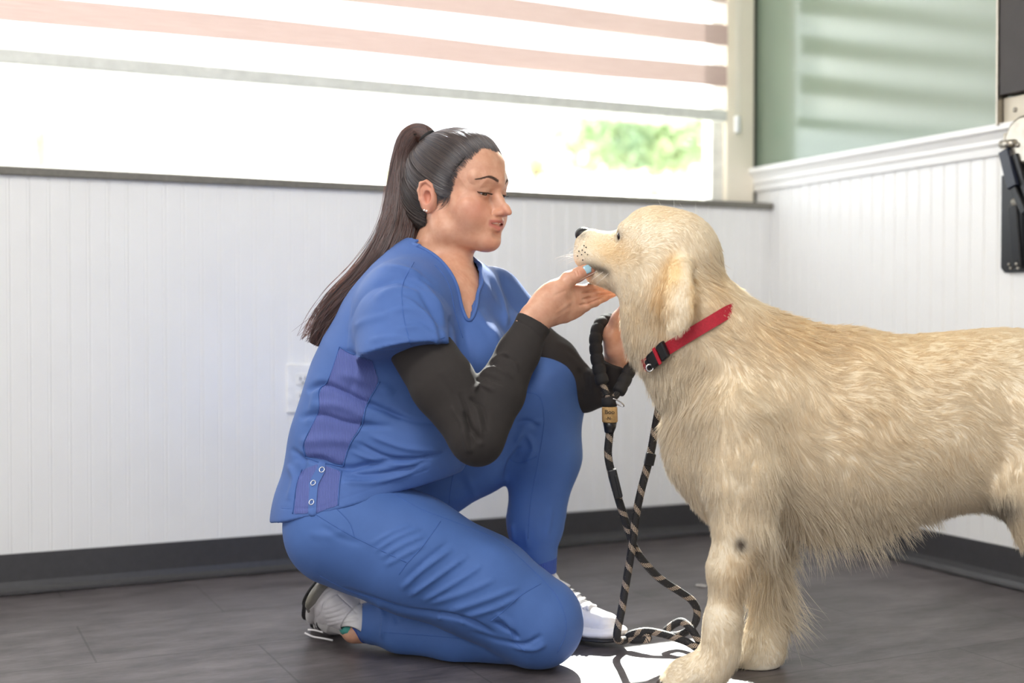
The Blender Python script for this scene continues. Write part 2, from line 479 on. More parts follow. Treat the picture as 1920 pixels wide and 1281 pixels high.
# bracket
c1 = rwall_pt(1926, 262, 0.03)
br_ = empty('folding_bracket', rwall_pt(1905, 510, 0.01), 'black steel folding bracket with steel pivot disc on white wainscot below the dark table top', 'bracket')
o = MB().lathe(c1, -U, [(0.052, -0.006), (0.056, -0.004), (0.056, 0.010), (0.050, 0.014), (0.0, 0.014)], 36).build('pivot_disc', mstl, smooth=False); adopt(br_, o)
for (a, b_) in ((1904, 206), (1908, 272)):
    o = MB().lathe(rwall_pt(a, b_, 0.044), -U, [(0.006, 0), (0.006, 0.003), (0.003, 0.005), (0.0, 0.005)], 12).build('screw', mstl, smooth=True); adopt(br_, o)
pa = rwall_pt(1881, 330, 0.002); pb = rwall_pt(1881, 512, 0.002)
hh = pa[2] - pb[2]; sx = np.dot(pa - CORNER, N)
o = MB().prism([(0, 0.012), (0.012, 0), (0.15, 0), (0.15, hh), (0, hh)], [N, Z, -U], CORNER + N * sx - U * 0.0015 + Z * pb[2], 0.006).build('back_plate', mblk); adopt(br_, o)
e0 = rwall_pt(1886, 282, 0.045); e1 = rwall_pt(1903, 352, 0.05); e2 = rwall_pt(1916, 386, 0.045)
def bar(p, q_, w, th, mat, name):
    d = nrm(np.asarray(q_) - p); n_ = nrm(-U - d * np.dot(-U, d)); sd_ = np.cross(d, n_)
    o = MB().box((np.asarray(p) + q_) / 2, (np.linalg.norm(np.asarray(q_) - p), w, th), [d, sd_, n_], 0.003).build(name, mat); adopt(br_, o); return o
bar(e0, e1, 0.030, 0.022, mblu, 'upper_arm')
bar(e1, rwall_pt(1924, 400, 0.05), 0.018, 0.018, mblk, 'link_arm')
bar(rwall_pt(1906, 290, 0.04), rwall_pt(1935, 390, 0.04), 0.018, 0.02, mblk, 'link_arm')
bar(rwall_pt(1900, 385, 0.028), rwall_pt(1908, 503, 0.024), 0.028, 0.010, mblk, 'lower_arm')
o = MB().tube([rwall_pt(1878, 271, 0.045), rwall_pt(1902, 269, 0.045)], 0.010, 16).build('roller', mstl, smooth=True); adopt(br_, o)
o = MB().tube([rwall_pt(1900, 379, 0.04), rwall_pt(1932, 379, 0.04)], 0.009, 16).build('roller', mstl, smooth=True); adopt(br_, o)
for (a, b_) in ((1892, 496), (1895, 503), (1906, 495), (1909, 503), (1905, 352)):
    o = MB().lathe(rwall_pt(a, b_, 0.035 if a > 1900 else 0.008), -U, [(0.0035, 0), (0.0035, 0.002), (0.001, 0.003), (0.0, 0.003)], 10).build('bolt', mstl, smooth=True); adopt(br_, o)

# ------------------------------------------------- outside
def leaf_mat(name, col, tcol):
    t = NT(name); nz = t.noise(t.coords(), 3, 3)
    c = t.ramp(nz, [(0.3, srgb(col)), (0.7, srgb(tcol))])
    df = t.node('BsdfDiffuse'); t.link(c, df.inputs[0]); tl = t.node('BsdfTranslucent'); t.link(c, tl.inputs[0])
    m_ = t.node('MixShader'); m_.inputs[0].default_value = 0.5; t.link(df.outputs[0], m_.inputs[1]); t.link(tl.outputs[0], m_.inputs[2])
    t.link(m_.outputs[0], t.out.inputs['Surface']); return t.m
M['leaf'] = leaf_mat('tree_leaf', '#9db39b', '#c2cfa4')
M['hedge'] = leaf_mat('hedge_leaf', '#c4cba0', '#dcd6a4')
M['bark'] = simple('bark', '#b8aea2', 0.9)
def leaves(c, rad, n, size, seed, box=False):
    g = np.random.default_rng(seed)
    p = g.uniform(-1, 1, (n, 3)) if box else g.normal(0, 0.5, (n, 3))
    if not box: p = p / np.maximum(1, np.linalg.norm(p, axis=1))[:, None]
    P = np.asarray(c) + p * np.asarray(rad)
    a = g.normal(size=(n, 3)); a /= np.linalg.norm(a, axis=1)[:, None]
    b_ = np.cross(a, g.normal(size=(n, 3))); b_ /= np.linalg.norm(b_, axis=1)[:, None]
    sz = size * g.uniform(0.6, 1.3, n)[:, None]
    v = np.stack([P - a * sz, P - b_ * sz * 0.45, P + a * sz, P + b_ * sz * 0.45], 1).reshape(-1, 3)
    return v, np.arange(4 * n).reshape(n, 4)
def tree(px, py, Y, rad, n, label, seed, mat='leaf'):
    c = W(px, py, Y); c[2] = max(c[2], 0.5)
    r = empty('garden_tree', (c[0], c[1], -0.1), label, 'tree')
    v, f = leaves(c, rad, n, 0.09, seed)
    o = new_mesh('crown', v, f, M[mat], smooth=False); adopt(r, o); o['kind'] = 'stuff'
    mb = MB().tube([(c[0], c[1], -0.1), (c[0] + 0.05, c[1], c[2] * 0.6), (c[0] - 0.03, c[1], c[2] + rad[2] * 0.3)], [0.10, 0.08, 0.03], 10)
    for k in range(5):
        a = k * 1.3
        mb.tube([(c[0], c[1], c[2] * 0.62), (c[0] + math.cos(a) * rad[0] * 0.3, c[1] + math.sin(a) * rad[1] * 0.3, c[2] * 0.9), (c[0] + math.cos(a) * rad[0] * 0.6, c[1] + math.sin(a) * rad[1] * 0.6, c[2] + rad[2] * 0.3)], [0.045, 0.03, 0.01], 6)
    o = mb.build('trunk', M['bark'], smooth=True); adopt(r, o)
tree(1225, 262, 13.0, (1.05, 0.7, 0.46), 1700, 'pale green leafy tree outside, seen in the clear strip under the blind above the dog', 3)
tree(1010, 300, 15.0, (0.25, 0.3, 0.12), 90, 'sparse small sunlit tree outside between the woman and the leafy tree', 4, 'hedge')
tree(85, 240, 14.0, (0.30, 0.4, 0.45), 70, 'faint sparse tree outside behind the left end of the window', 5, 'leaf')
hc = W(1230, 345, 9.0)
v, f = leaves(V3(hc[0], hc[1], 0.75), (2.2, 0.35, 0.92), 9000, 0.05, 9, box=True)
hd = new_mesh('garden_hedge', v, f, M['hedge'], smooth=False)
tag(hd, 'sun-bleached yellow-green hedge outside, just above the sill', 'hedge', kind='stuff')
gm = simple('sunlit_concrete', '#d8d6d0', 0.8, 3, 0.05)
struct(MB().box((0, 22, -0.15), (70, 36, 0.1)).build('ground', gm))
pp = W(2, 280, 6.0)
o = MB().box((pp[0] - 0.03, pp[1], 0.65), (0.09, 0.09, 1.5), None, 0.004).build('garden_post', simple('beige_post', '#e6e0cc', 0.7)); tag(o, 'beige square post outside at the left end of the window', 'post')
# ---------------------------------------------------------------- volume modelling: smooth unions of tapered limbs and ellipsoids, meshed with openvdb
import openvdb as vdb
class Vol:
    def __init__(s, lo, hi, h):
        s.lo = np.asarray(lo, float); s.h = h
        s.n = np.ceil((np.asarray(hi, float) - s.lo) / h).astype(int) + 1
        s.f = np.full(tuple(s.n), 0.2, dtype=np.float32)
        s.ax = [(s.lo[i] + h * np.arange(s.n[i])).astype(np.float32) for i in range(3)]
    def sub(s, lo, hi):
        a = np.clip(np.floor((np.asarray(lo) - s.lo) / s.h).astype(int), 0, s.n)
        b = np.clip(np.ceil((np.asarray(hi) - s.lo) / s.h).astype(int) + 1, 0, s.n)
        sl = tuple(slice(a[i], b[i]) for i in range(3))
        X = s.ax[0][sl[0]][:, None, None]; Y = s.ax[1][sl[1]][None, :, None]; Zz = s.ax[2][sl[2]][None, None, :]
        return sl, X, Y, Zz
    def comb(s, sl, d, k, op):
        f = s.f[sl]
        if op == 'add':
            if k > 0:
                h = np.maximum(k - np.abs(f - d), 0) / k; s.f[sl] = np.minimum(f, d) - h * h * k * 0.25
            else: s.f[sl] = np.minimum(f, d)
        elif op == 'cut':
            d = -d
            if k > 0:
                h = np.maximum(k - np.abs(f - d), 0) / k; s.f[sl] = np.maximum(f, d) + h * h * k * 0.25
            else: s.f[sl] = np.maximum(f, d)
    def cone(s, a, b, ra, rb, k=0.0, sq=None, op='add'):
        a = np.asarray(a, float); b = np.asarray(b, float); m = k + 3 * s.h
        R = max(ra, rb)
        sl, X, Y, Zz = s.sub(np.minimum(a, b) - R - m, np.maximum(a, b) + R + m)
        if s.f[sl].size == 0: return s
        px, py, pz = X - a[0], Y - a[1], Zz - a[2]; ba = b - a
        if sq is not None:
            n = nrm(sq[0]); g = 1 / sq[1] - 1
            dn = px * n[0] + py * n[1] + pz * n[2]
            px = px + n[0] * g * dn; py = py + n[1] * g * dn; pz = pz + n[2] * g * dn
            ba = ba + n * g * np.dot(ba, n)
        L2 = max(np.dot(ba, ba), 1e-12); L = math.sqrt(L2)
        t = (px * ba[0] + py * ba[1] + pz * ba[2]) / L2
        rr = ra - rb
        q2 = px * px + py * py + pz * pz
        # radial distance from the axis, then shift along the axis for the taper
        rad = np.sqrt(np.maximum(q2 - t * t * L2, 0))
        sl_ = rr / max(math.sqrt(max(L2 - rr * rr, 1e-10)), 1e-6)
        tt = np.clip(t - rad * (sl_ / L) * -1.0, 0, 1) if rr else np.clip(t, 0, 1)
        ex = px - ba[0] * tt; ey = py - ba[1] * tt; ez = pz - ba[2] * tt
        d = np.sqrt(ex * ex + ey * ey + ez * ez) - (ra - rr * tt)
        if sq is not None: d = d * (0.5 + 0.5 * sq[1])
        s.comb(sl, d.astype(np.float32), k, op); return s
    def chain(s, pts, k=0.0, sq=None, op='add'):
        """pts = [(point, radius), ...]"""
        if len(pts) == 1: return s.cone(pts[0][0], pts[0][0] + V3(0, 0, 1e-4), pts[0][1], pts[0][1], k, sq, op)
        for (a, ra), (b, rb) in zip(pts[:-1], pts[1:]): s.cone(a, b, ra, rb, k, sq, op)
        return s
    def ell(s, c, r, R=None, k=0.0, op='add'):
        """ellipsoid; rows of R are its axes"""
        c = np.asarray(c, float); r = np.asarray(r, float); m = k + 3 * s.h; R_ = np.eye(3) if R is None else np.asarray(R)
        ext = np.sqrt(((R_ * r[:, None]) ** 2).sum(0)) + m
        sl, X, Y, Zz = s.sub(c - ext, c + ext)
        if s.f[sl].size == 0: return s
        px, py, pz = X - c[0], Y - c[1], Zz - c[2]
        k0 = 0; k1 = 0
        for i in range(3):
            q = px * R_[i, 0] + py * R_[i, 1] + pz * R_[i, 2]
            k0 = k0 + (q / r[i]) ** 2; k1 = k1 + (q / r[i] ** 2) ** 2
        k0 = np.sqrt(k0); k1 = np.sqrt(k1)
        d = k0 * (k0 - 1) / np.maximum(k1, 1e-9)
        s.comb(sl, d.astype(np.float32), k, op); return s
    def box(s, c, r, R=None, k=0.0, op='add', rd=0.0):
        c = np.asarray(c, float); r = np.asarray(r, float) - rd; R_ = np.eye(3) if R is None else np.asarray(R)
        ext = np.sqrt(((R_ * (r + rd)[:, None]) ** 2).sum(0)) * 1.6 + k + 3 * s.h
        sl, X, Y, Zz = s.sub(c - ext, c + ext)
        if s.f[sl].size == 0: return s
        px, py, pz = X - c[0], Y - c[1], Zz - c[2]
        q = [np.abs(px * R_[i, 0] + py * R_[i, 1] + pz * R_[i, 2]) - r[i] for i in range(3)]
        d = np.sqrt(sum(np.maximum(v, 0) ** 2 for v in q)) + np.minimum(np.maximum(np.maximum(q[0], q[1]), q[2]), 0) - rd
        s.comb(sl, d.astype(np.float32), k, op); return s
    def plane(s, p, n, k=0.0):
        """keep only the side the normal n points away from"""
        n = nrm(n); X = s.ax[0][:, None, None]; Y = s.ax[1][None, :, None]; Zz = s.ax[2][None, None, :]
        d = (X - p[0]) * n[0] + (Y - p[1]) * n[1] + (Zz - p[2]) * n[2]
        f = s.f
        if k > 0:
            h = np.maximum(k - np.abs(f - d), 0) / k; s.f = (np.maximum(f, d) + h * h * k * 0.25).astype(np.float32)
        else: s.f = np.maximum(f, d).astype(np.float32)
        return s
    def mesh(s, iso=0.0, smooth=1):
        g = vdb.FloatGrid(background=float(0.05))
        # a closed border
        f = np.clip(s.f, -0.05, 0.05)
        f[0], f[-1], f[:, 0], f[:, -1], f[:, :, 0], f[:, :, -1] = (0.05,) * 6
        g.copyFromArray(f)
        pts, quads = g.convertToQuads(isovalue=iso)
        pts = pts.astype(np.float64) * s.h + s.lo
        quads = quads.astype(np.int64)
        # outward orientation
        v = pts[quads]; cen = v.mean(0).mean(0)
        n = np.cross(v[:, 2] - v[:, 0], v[:, 3] - v[:, 1]); vol = (n * v.mean(1)).sum()
        if vol < 0: quads = quads[:, ::-1]
        me = Sk(pts, quads)
        for _ in range(smooth): me.relax(0.5)
        return me

class Sk:
    """a quad mesh in numpy with the edits used for sculpting"""
    def __init__(s, v, q): s.v = v; s.q = q; s._adj = None
    def adj(s):
        if s._adj is None:
            e = np.concatenate([s.q[:, [0, 1]], s.q[:, [1, 2]], s.q[:, [2, 3]], s.q[:, [3, 0]]])
            e = np.concatenate([e, e[:, ::-1]]); s._adj = e
            s._deg = np.bincount(e[:, 0], minlength=len(s.v)).astype(float)
        return s._adj
    def relax(s, a=0.5, mask=None):
        e = s.adj(); m = np.zeros_like(s.v)
        for i in range(3): m[:, i] = np.bincount(e[:, 0], weights=s.v[e[:, 1], i], minlength=len(s.v))
        m /= np.maximum(s._deg, 1)[:, None]; d = (m - s.v) * a
        if mask is not None: d *= mask[:, None]
        s.v = s.v + d; return s
    def normals(s):
        v = s.v[s.q]; n = np.cross(v[:, 2] - v[:, 0], v[:, 3] - v[:, 1]); N_ = np.zeros_like(s.v)
        for c in range(4):
            for i in range(3): N_[:, i] += np.bincount(s.q[:, c], weights=n[:, i], minlength=len(s.v))
        return N_ / (np.linalg.norm(N_, axis=1)[:, None] + 1e-12)
    def front(s, N_=None):
        N_ = s.normals() if N_ is None else N_
        view = s.v - V3(0, 0, CAM_H); view /= np.linalg.norm(view, axis=1)[:, None]
        return -(N_ * view).sum(1)
    def strokes(s, lst, ymax=9, ymin=0):
        """folds: (points seen in the photo, amplitude m, half width px[, taper]); raises (+) or sinks (-) the near surface along the line"""
        N_ = s.normals(); fr = np.clip(s.front(N_) * 2.5, 0, 1); P = project(s.v); D = np.zeros(len(s.v))
        ok = (s.v[:, 1] < ymax) & (s.v[:, 1] > ymin) & (fr > 0)
        for st in lst:
            pts, amp, w = st[0], st[1], st[2]
            c = catmull(np.array(pts, float), 6) if len(pts) > 2 else np.array([np.array(pts[0]) * (1 - t) + np.array(pts[1]) * t for t in np.linspace(0, 1, 7)], float)
            lo = c.min(0) - 3 * w; hi = c.max(0) + 3 * w
            idx = np.nonzero(ok & (P[:, 0] > lo[0]) & (P[:, 0] < hi[0]) & (P[:, 1] > lo[1]) & (P[:, 1] < hi[1]))[0]
            if len(idx) == 0: continue
            p = P[idx]; best = np.full(len(idx), 1e9); tb = np.zeros(len(idx)); m = len(c) - 1
            sgn = np.zeros(len(idx))
            for i in range(m):
                a, b = c[i], c[i + 1]; ab = b - a
                t = np.clip(((p - a) @ ab) / max(ab @ ab, 1e-9), 0, 1)
                dv = p - a - t[:, None] * ab; d = np.hypot(dv[:, 0], dv[:, 1])
                g = d < best; best[g] = d[g]; tb[g] = (i + t[g]) / m
            taper = np.clip(np.minimum(tb, 1 - tb) * 5, 0.0, 1) if len(st) < 4 else (np.ones_like(tb) if st[3] == 'flat' else np.clip((1 - tb) * 3, 0, 1) if st[3] == 'end' else np.clip(tb * 3, 0, 1))
            D[idx] += amp * np.exp(-(best / w) ** 2) * taper
        s.v = s.v + N_ * (D * fr)[:, None]; return s
    def noise(s, amp, scale, seed=0, stretch=None):
        """soft irregular displacement from a few random plane waves"""
        g = np.random.default_rng(seed); N_ = s.normals(); D = np.zeros(len(s.v))
        for i in range(14):
            k = g.normal(size=3); k = k / np.linalg.norm(k) * scale * g.uniform(0.6, 1.7)
            if stretch is not None: k = k * stretch
            D += np.sin(s.v @ k + g.uniform(0, 6.28) + 0.8 * np.sin(s.v @ (k[[1, 2, 0]] * 0.7)))
        s.v = s.v + N_ * (D * amp / 4)[:, None]; return s
    def inpoly(s, poly):
        P = project(s.v); return in_poly(P, poly) & (s.front() > 0.0)
    def obj(s, name, mat, parent=None, attrs=None):
        o = new_mesh(name, s.v, s.q[:, :], mat, None, True)
        for k, a in (attrs or {}).items():
            if a.ndim == 1:
                at = o.data.attributes.new(k, 'FLOAT', 'POINT'); at.data.foreach_set('value', a.astype(np.float32))
            else:
                at = o.data.attributes.new(k, 'FLOAT_VECTOR', 'POINT'); at.data.foreach_set('vector', a.astype(np.float32).ravel())
        if parent is not None: adopt(parent, o)
        return o
    def subset(s, vmask, offset=0.0):
        """faces whose corners are all in vmask as a mesh of their own, moved out along the normals"""
        N_ = s.normals(); q = s.q[vmask[s.q].all(1)]
        u, inv = np.unique(q.ravel(), return_inverse=True)
        m = Sk(s.v[u] + N_[u] * offset, inv.reshape(q.shape))
        e = np.concatenate([m.q[:, [0, 1]], m.q[:, [1, 2]], m.q[:, [2, 3]], m.q[:, [3, 0]]]); es = np.sort(e, 1)
        uq, cnt = np.unique(es, axis=0, return_counts=True); b = uq[cnt == 1]; b = np.concatenate([b, b[:, ::-1]])
        deg = np.bincount(b[:, 0], minlength=len(m.v)); on = deg == 2
        for _ in range(8):                                    # a clean cut edge
            a = np.stack([np.bincount(b[:, 0], weights=m.v[b[:, 1], i], minlength=len(m.v)) for i in range(3)], 1)
            m.v[on] = m.v[on] * 0.5 + a[on] / 2 * 0.5
        return m
    def bvh(s):
        return BVHTree.FromPolygons([tuple(p) for p in s.v], [tuple(f) for f in s.q.tolist()])
def in_poly(P, poly):
    x, y = P[:, 0], P[:, 1]; r = np.zeros(len(P), bool); n = len(poly)
    for i in range(n):
        x0, y0 = poly[i]; x1, y1 = poly[(i + 1) % n]
        c = ((y0 > y) != (y1 > y)); xi = (x1 - x0) * (y - y0) / ((y1 - y0) if y1 != y0 else 1e-9) + x0
        r ^= c & (x < xi)
    return r
def join(*ms):
    v = []; q = []; n = 0
    for m in ms: v.append(m.v); q.append(m.q + n); n += len(m.v)
    return Sk(np.concatenate(v), np.concatenate(q))
EYE = V3(0, 0, CAM_H)
def cast(bvh, px, py, off=0.0):
    """first point of a surface seen at a photo pixel"""
    d = nrm(W(px, py, 1.0) - EYE); h = bvh.ray_cast(Vector(EYE), Vector(d))
    if h[0] is None: return None, None
    return np.array(h[0]) + np.array(h[1]) * off, np.array(h[1])
def seam(name, bvh, px_pts, r, mat, parent, off=0.0, n=8):
    pts = [cast(bvh, x, y, off)[0] for x, y in catmull(np.array(px_pts, float), n)]
    pts = [p for p in pts if p is not None]
    best = []
    for st in range(0, len(pts), 3):          # longest run without a jump to another surface
        out = [pts[st]]
        for p in pts[st + 1:]:
            if np.linalg.norm(p - out[-1]) < 0.03: out.append(p)
        if len(out) > len(best): best = out
    out = best
    if len(out) < 2: return None
    o = MB().tube(out, r, 6).build(name, mat, smooth=True)
    if parent is not None: adopt(parent, o)
    return o
def curves_obj(name, P, radius, mat, parent=None, attrs=None):
    """P: (n strands, k points, 3); radius (k,) or (n,k): real hair strands"""
    n, k, _ = P.shape
    hc = bpy.data.hair_curves.new(name); hc.add_curves([k] * n)
    hc.attributes['position'].data.foreach_set('vector', P.astype(np.float32).ravel())
    r = np.broadcast_to(np.asarray(radius, dtype=np.float32), (n, k))
    at = hc.attributes.get('radius') or hc.attributes.new('radius', 'FLOAT', 'POINT')
    at.data.foreach_set('value', np.ascontiguousarray(r).ravel())
    for a, v in (attrs or {}).items():
        at = hc.attributes.new(a, 'FLOAT', 'CURVE'); at.data.foreach_set('value', v.astype(np.float32))
    hc.materials.append(mat)
    o = bpy.data.objects.new(name, hc); COL.objects.link(o)
    if parent is not None: adopt(parent, o)
    return o
# ---------------------------------------------------------------- the dog
def PX(x, y, Y, r): return (W(x, y, Y), r * Y / FPX)
DY = 2.26                                        # depth of the dog's spine
AY = V3(0, 1, 0)
dv = Vol((0.10, 1.98, -0.01), (1.24, 2.56, 0.90), 0.0048)
sq = (AY, 0.72)
dv.chain([PX(1385, 800, DY, 136), PX(1480, 812, DY, 180), PX(1640, 812, DY, 164), PX(1780, 790, DY, 152), PX(1900, 778, DY, 148), PX(2000, 775, DY, 138)], 0.05, sq)
dv.chain([PX(1440, 700, DY, 92), PX(1560, 742, DY, 100)], 0.08, (AY, 0.6))
dv.chain([PX(1318, 860, DY, 50), PX(1365, 920, DY, 56)], 0.06, (AY, 0.8))
# neck
dv.chain([PX(1415, 712, DY, 116), PX(1330, 642, 2.26, 98), PX(1264, 562, 2.27, 86), PX(1256, 505, 2.28, 76)], 0.05, (AY, 0.86))
dv.chain([PX(1254, 560, 2.28, 48), PX(1238, 625, 2.275, 44), PX(1270, 690, 2.265, 48)], 0.05)
# head: faces left and away from the camera
HF = nrm((-0.86, 0.38, 0.12)); HL = nrm(np.cross(HF, Z)); HU = np.cross(HL, HF)     # forward, its right side = away, up
if HL[1] > 0: HL = -HL                                                               # HL points to the camera side
HC = W(1254, 477, 2.275)
def HD(f, l, u): return HC + HF * f + HL * l + HU * u
RH = np.array([HF, HL, HU])
dv.ell(HD(-0.005, 0, 0.004), (0.086, 0.074, 0.078), RH, 0.03)
dv.ell(HD(0.040, 0, 0.030), (0.050, 0.056, 0.050), RH, 0.03)
dv.ell(HD(0.030, 0, -0.035), (0.070, 0.066, 0.056), RH, 0.035)
dv.cone(HD(0.075, 0, -0.012), HD(0.152, 0, 0.003), 0.043, 0.029, 0.03)
dv.cone(HD(0.09, 0.014, -0.024), HD(0.152, 0.013, -0.020), 0.026, 0.024, 0.015)
dv.cone(HD(0.09, -0.014, -0.024), HD(0.152, -0.013, -0.020), 0.026, 0.024, 0.015)
dv.cone(HD(0.075, 0, -0.052), HD(0.138, 0, -0.052), 0.027, 0.017, 0.018)
for s_ in (1, -1):
    dv.ell(HD(0.072, s_ * 0.038, 0.035), (0.016, 0.014, 0.013), RH, 0.018)           # brow
    dv.ell(HD(0.082, s_ * 0.038, 0.021), (0.012, 0.008, 0.010), RH, 0.006, 'cut')
    dv.ell(HD(0.074, s_ * 0.032, 0.0205), (0.0135, 0.0135, 0.0135), RH, 0.004)
dv.cone(HD(0.155, 0.012, -0.0385), HD(0.105, 0.036, -0.050), 0.0035, 0.0035, 0.006, None, 'cut')   # mouth line
dv.cone(HD(0.155, -0.012, -0.0385), HD(0.105, -0.036, -0.050), 0.0035, 0.0035, 0.006, None, 'cut')
# ears: near one hangs at the camera side
for s_ in (1, -1):
    eb = W(1292, 500, 2.20) if s_ == 1 else HD(-0.01, -0.075, 0.02)
    if s_ == 1:
        E = [(W(1284, 492, 2.200), .015), (W(1274, 514, 2.166), .021), (W(1274, 552, 2.146), .025), (W(1272, 590, 2.138), .024), (W(1268, 612, 2.137), .018)]
    else:
        E = [(eb, .018), (eb + V3(-.006, .022, -.02), .026), (eb + V3(-.01, .03, -.06), .03), (eb + V3(-.015, .028, -.10), .026), (eb + V3(-.02, .026, -.125), .018)]
    dv.chain(E, 0.006, (nrm((0.1, 1, 0.05)), 0.24))
# legs
dv.chain([PX(1385, 800, 2.185, 88), PX(1392, 905, 2.165, 70), PX(1392, 985, 2.155, 48), PX(1363, 1065, 2.155, 30), PX(1354, 1170, 2.155, 27), PX(1350, 1225, 2.155, 27), PX(1330, 1262, 2.155, 29)], 0.035)
dv.cone(W(1398, 1000, 2.15), W(1382, 1040, 2.15), 0.030, 0.026, 0.03)
dv.chain([PX(1385, 820, 2.33, 84), PX(1425, 930, 2.33, 58), PX(1438, 1010, 2.325, 38), PX(1438, 1090, 2.32, 28), PX(1440, 1180, 2.315, 26), PX(1436, 1225, 2.31, 26), PX(1420, 1246, 2.305, 24)], 0.035)
def paw(x0, y0, Y, sx=1.0):
    c = W(x0, y0, Y); c[2] = 0.030
    dv.ell(c + V3(-0.010, 0, 0.0), (0.046, 0.033, 0.030), None, 0.03)
    for k, l in enumerate((-0.026, -0.009, 0.009, 0.026)):
        fx = 0.052 if k in (1, 2) else 0.040
        dv.cone(c + V3(-0.012, l * 0.8, 0.004), c + V3(-fx, l, -0.012), 0.015, 0.0135, 0.010)
paw(1310, 1275, 2.155); paw(1405, 1252, 2.305)
# hind quarters
for Yh in (2.16, 2.36):
    dv.chain([PX(1985, 840, Yh, 112), PX(1955, 930, Yh, 72), PX(1975, 990, Yh, 52), PX(2040, 1080, Yh, 30), PX(2065, 1130, Yh, 27), PX(2050, 1200, Yh, 24), PX(2040, 1245, Yh, 24)], 0.04)
    paw(2025, 1262, Yh)
dv.ell(W(1888, 925, DY), (0.045, 0.028, 0.032), None, 0.02)
dv.chain([PX(2100, 720, DY, 45), PX(2160, 790, DY, 30), PX(2190, 900, DY, 26), PX(2200, 980, DY, 16)], 0.03)
dog = dv.mesh(smooth=2)
dog.v[:, 2] = np.maximum(dog.v[:, 2], 0.001)

def coat_colour(P, N_):
    """0 = white cream ... 1 = golden; 2nd value: dark patches"""
    p = project(P); g = np.zeros(len(P)); dk = np.zeros(len(P))
    def blob(x, y, rx, ry, a): return a * np.exp(-((p[:, 0] - x) / rx) ** 2 - ((p[:, 1] - y) / ry) ** 2)
    g += blob(1720, 640, 260, 90, 0.55) + blob(1480, 620, 110, 60, 0.45) + blob(1640, 800, 240, 90, 0.25)
    g += blob(1238, 560, 20, 50, 0.8) + blob(1262, 508, 20, 32, 1.3) + blob(1300, 560, 10, 60, 0.7) + blob(1150, 475, 35, 28, 0.75) + blob(1115, 455, 25, 14, 0.4) + blob(1240, 400, 60, 20, 0.4) + blob(1345, 540, 30, 60, 0.45)
    g += blob(1390, 1080, 40, 60, 0.4) + blob(1190, 600, 25, 60, 0.25)
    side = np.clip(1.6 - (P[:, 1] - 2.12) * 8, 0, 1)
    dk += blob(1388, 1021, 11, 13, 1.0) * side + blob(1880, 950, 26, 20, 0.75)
    for s_ in (1, -1):
        dk += 0.85 * np.exp(-(np.linalg.norm(P - HD(0.080, s_ * 0.039, 0.0225), axis=1) / 0.0135) ** 4)
        dk += 0.75 * np.exp(-(((P - HD(0.112, s_ * 0.036, -0.043)) @ RH.T / np.array([0.020, 0.014, 0.0075])) ** 2).sum(1))
        dk += 0.35 * np.exp(-(((P - HD(0.135, s_ * 0.030, -0.034)) @ RH.T / np.array([0.020, 0.014, 0.012])) ** 2).sum(1))
        dk += 0.45 * np.exp(-(np.linalg.norm(P - HD(0.160, s_ * 0.022, 0.016), axis=1) / 0.009) ** 2)
    return np.clip(g, 0, 1), np.clip(dk, 0, 1)
gN = dog.normals(); g_, dk_ = coat_colour(dog.v, gN)

def fur_mat(name, hair):
    t = NT(name)
    a1 = t.node('Attribute', attribute_name='gold'); a2 = t.node('Attribute', attribute_name='dark')
    mx = t.node('MixRGB'); mx.inputs[1].default_value = srgb('#f4e9d4'); mx.inputs[2].default_value = srgb('#ecd0a0'); t.link(a1.outputs['Fac'], mx.inputs[0])
    m2 = t.node('MixRGB'); t.link(a2.outputs['Fac'], m2.inputs[0]); t.link(mx.outputs[0], m2.inputs[1]); m2.inputs[2].default_value = srgb('#4a3a30')
    col = m2.outputs[0]
    if hair:
        a3 = t.node('Attribute', attribute_name='shade')
        m3 = t.node('MixRGB', blend_type='MULTIPLY'); m3.inputs[0].default_value = 1
        t.link(m2.outputs[0], m3.inputs[1]); t.link(t.ramp(a3.outputs['Fac'], [(0, (0.72, 0.66, 0.58, 1)), (0.6, (0.97, 0.95, 0.92, 1)), (1, (1, 1, 1, 1))]), m3.inputs[2]); col = m3.outputs[0]
        df = t.node('BsdfDiffuse'); tl = t.node('BsdfTranslucent'); gs = t.node('BsdfGlossy'); gs.inputs['Roughness'].default_value = 0.45
        gs.inputs[0].default_value = (0.9, 0.88, 0.84, 1)
        t.link(col, df.inputs[0]); t.link(col, tl.inputs[0])
        x = t.node('MixShader'); x.inputs[0].default_value = 0.35; t.link(df.outputs[0], x.inputs[1]); t.link(tl.outputs[0], x.inputs[2])
        y = t.node('MixShader'); y.inputs[0].default_value = 0.06; t.link(x.outputs[0], y.inputs[1]); t.link(gs.outputs[0], y.inputs[2])
        t.link(y.outputs[0], t.out.inputs['Surface'])
    else:
        b = t.bsdf((1, 1, 1, 1), 0.8); t.link(col, b.inputs['Base Color'])
        t.bump(t.noise(t.coords((1, 1, 1)), 160, 3), 0.3, 0.003, b)
    return t.m
M['dogskin'] = fur_mat('cream_dog_skin', False); M['fur'] = fur_mat('cream_fur', True)
dog_o = dog.obj('dog', M['dogskin'], None, {'gold': g_, 'dark': dk_})
tag(dog_o, 'cream golden retriever standing with raised head, wearing a red collar', 'dog')

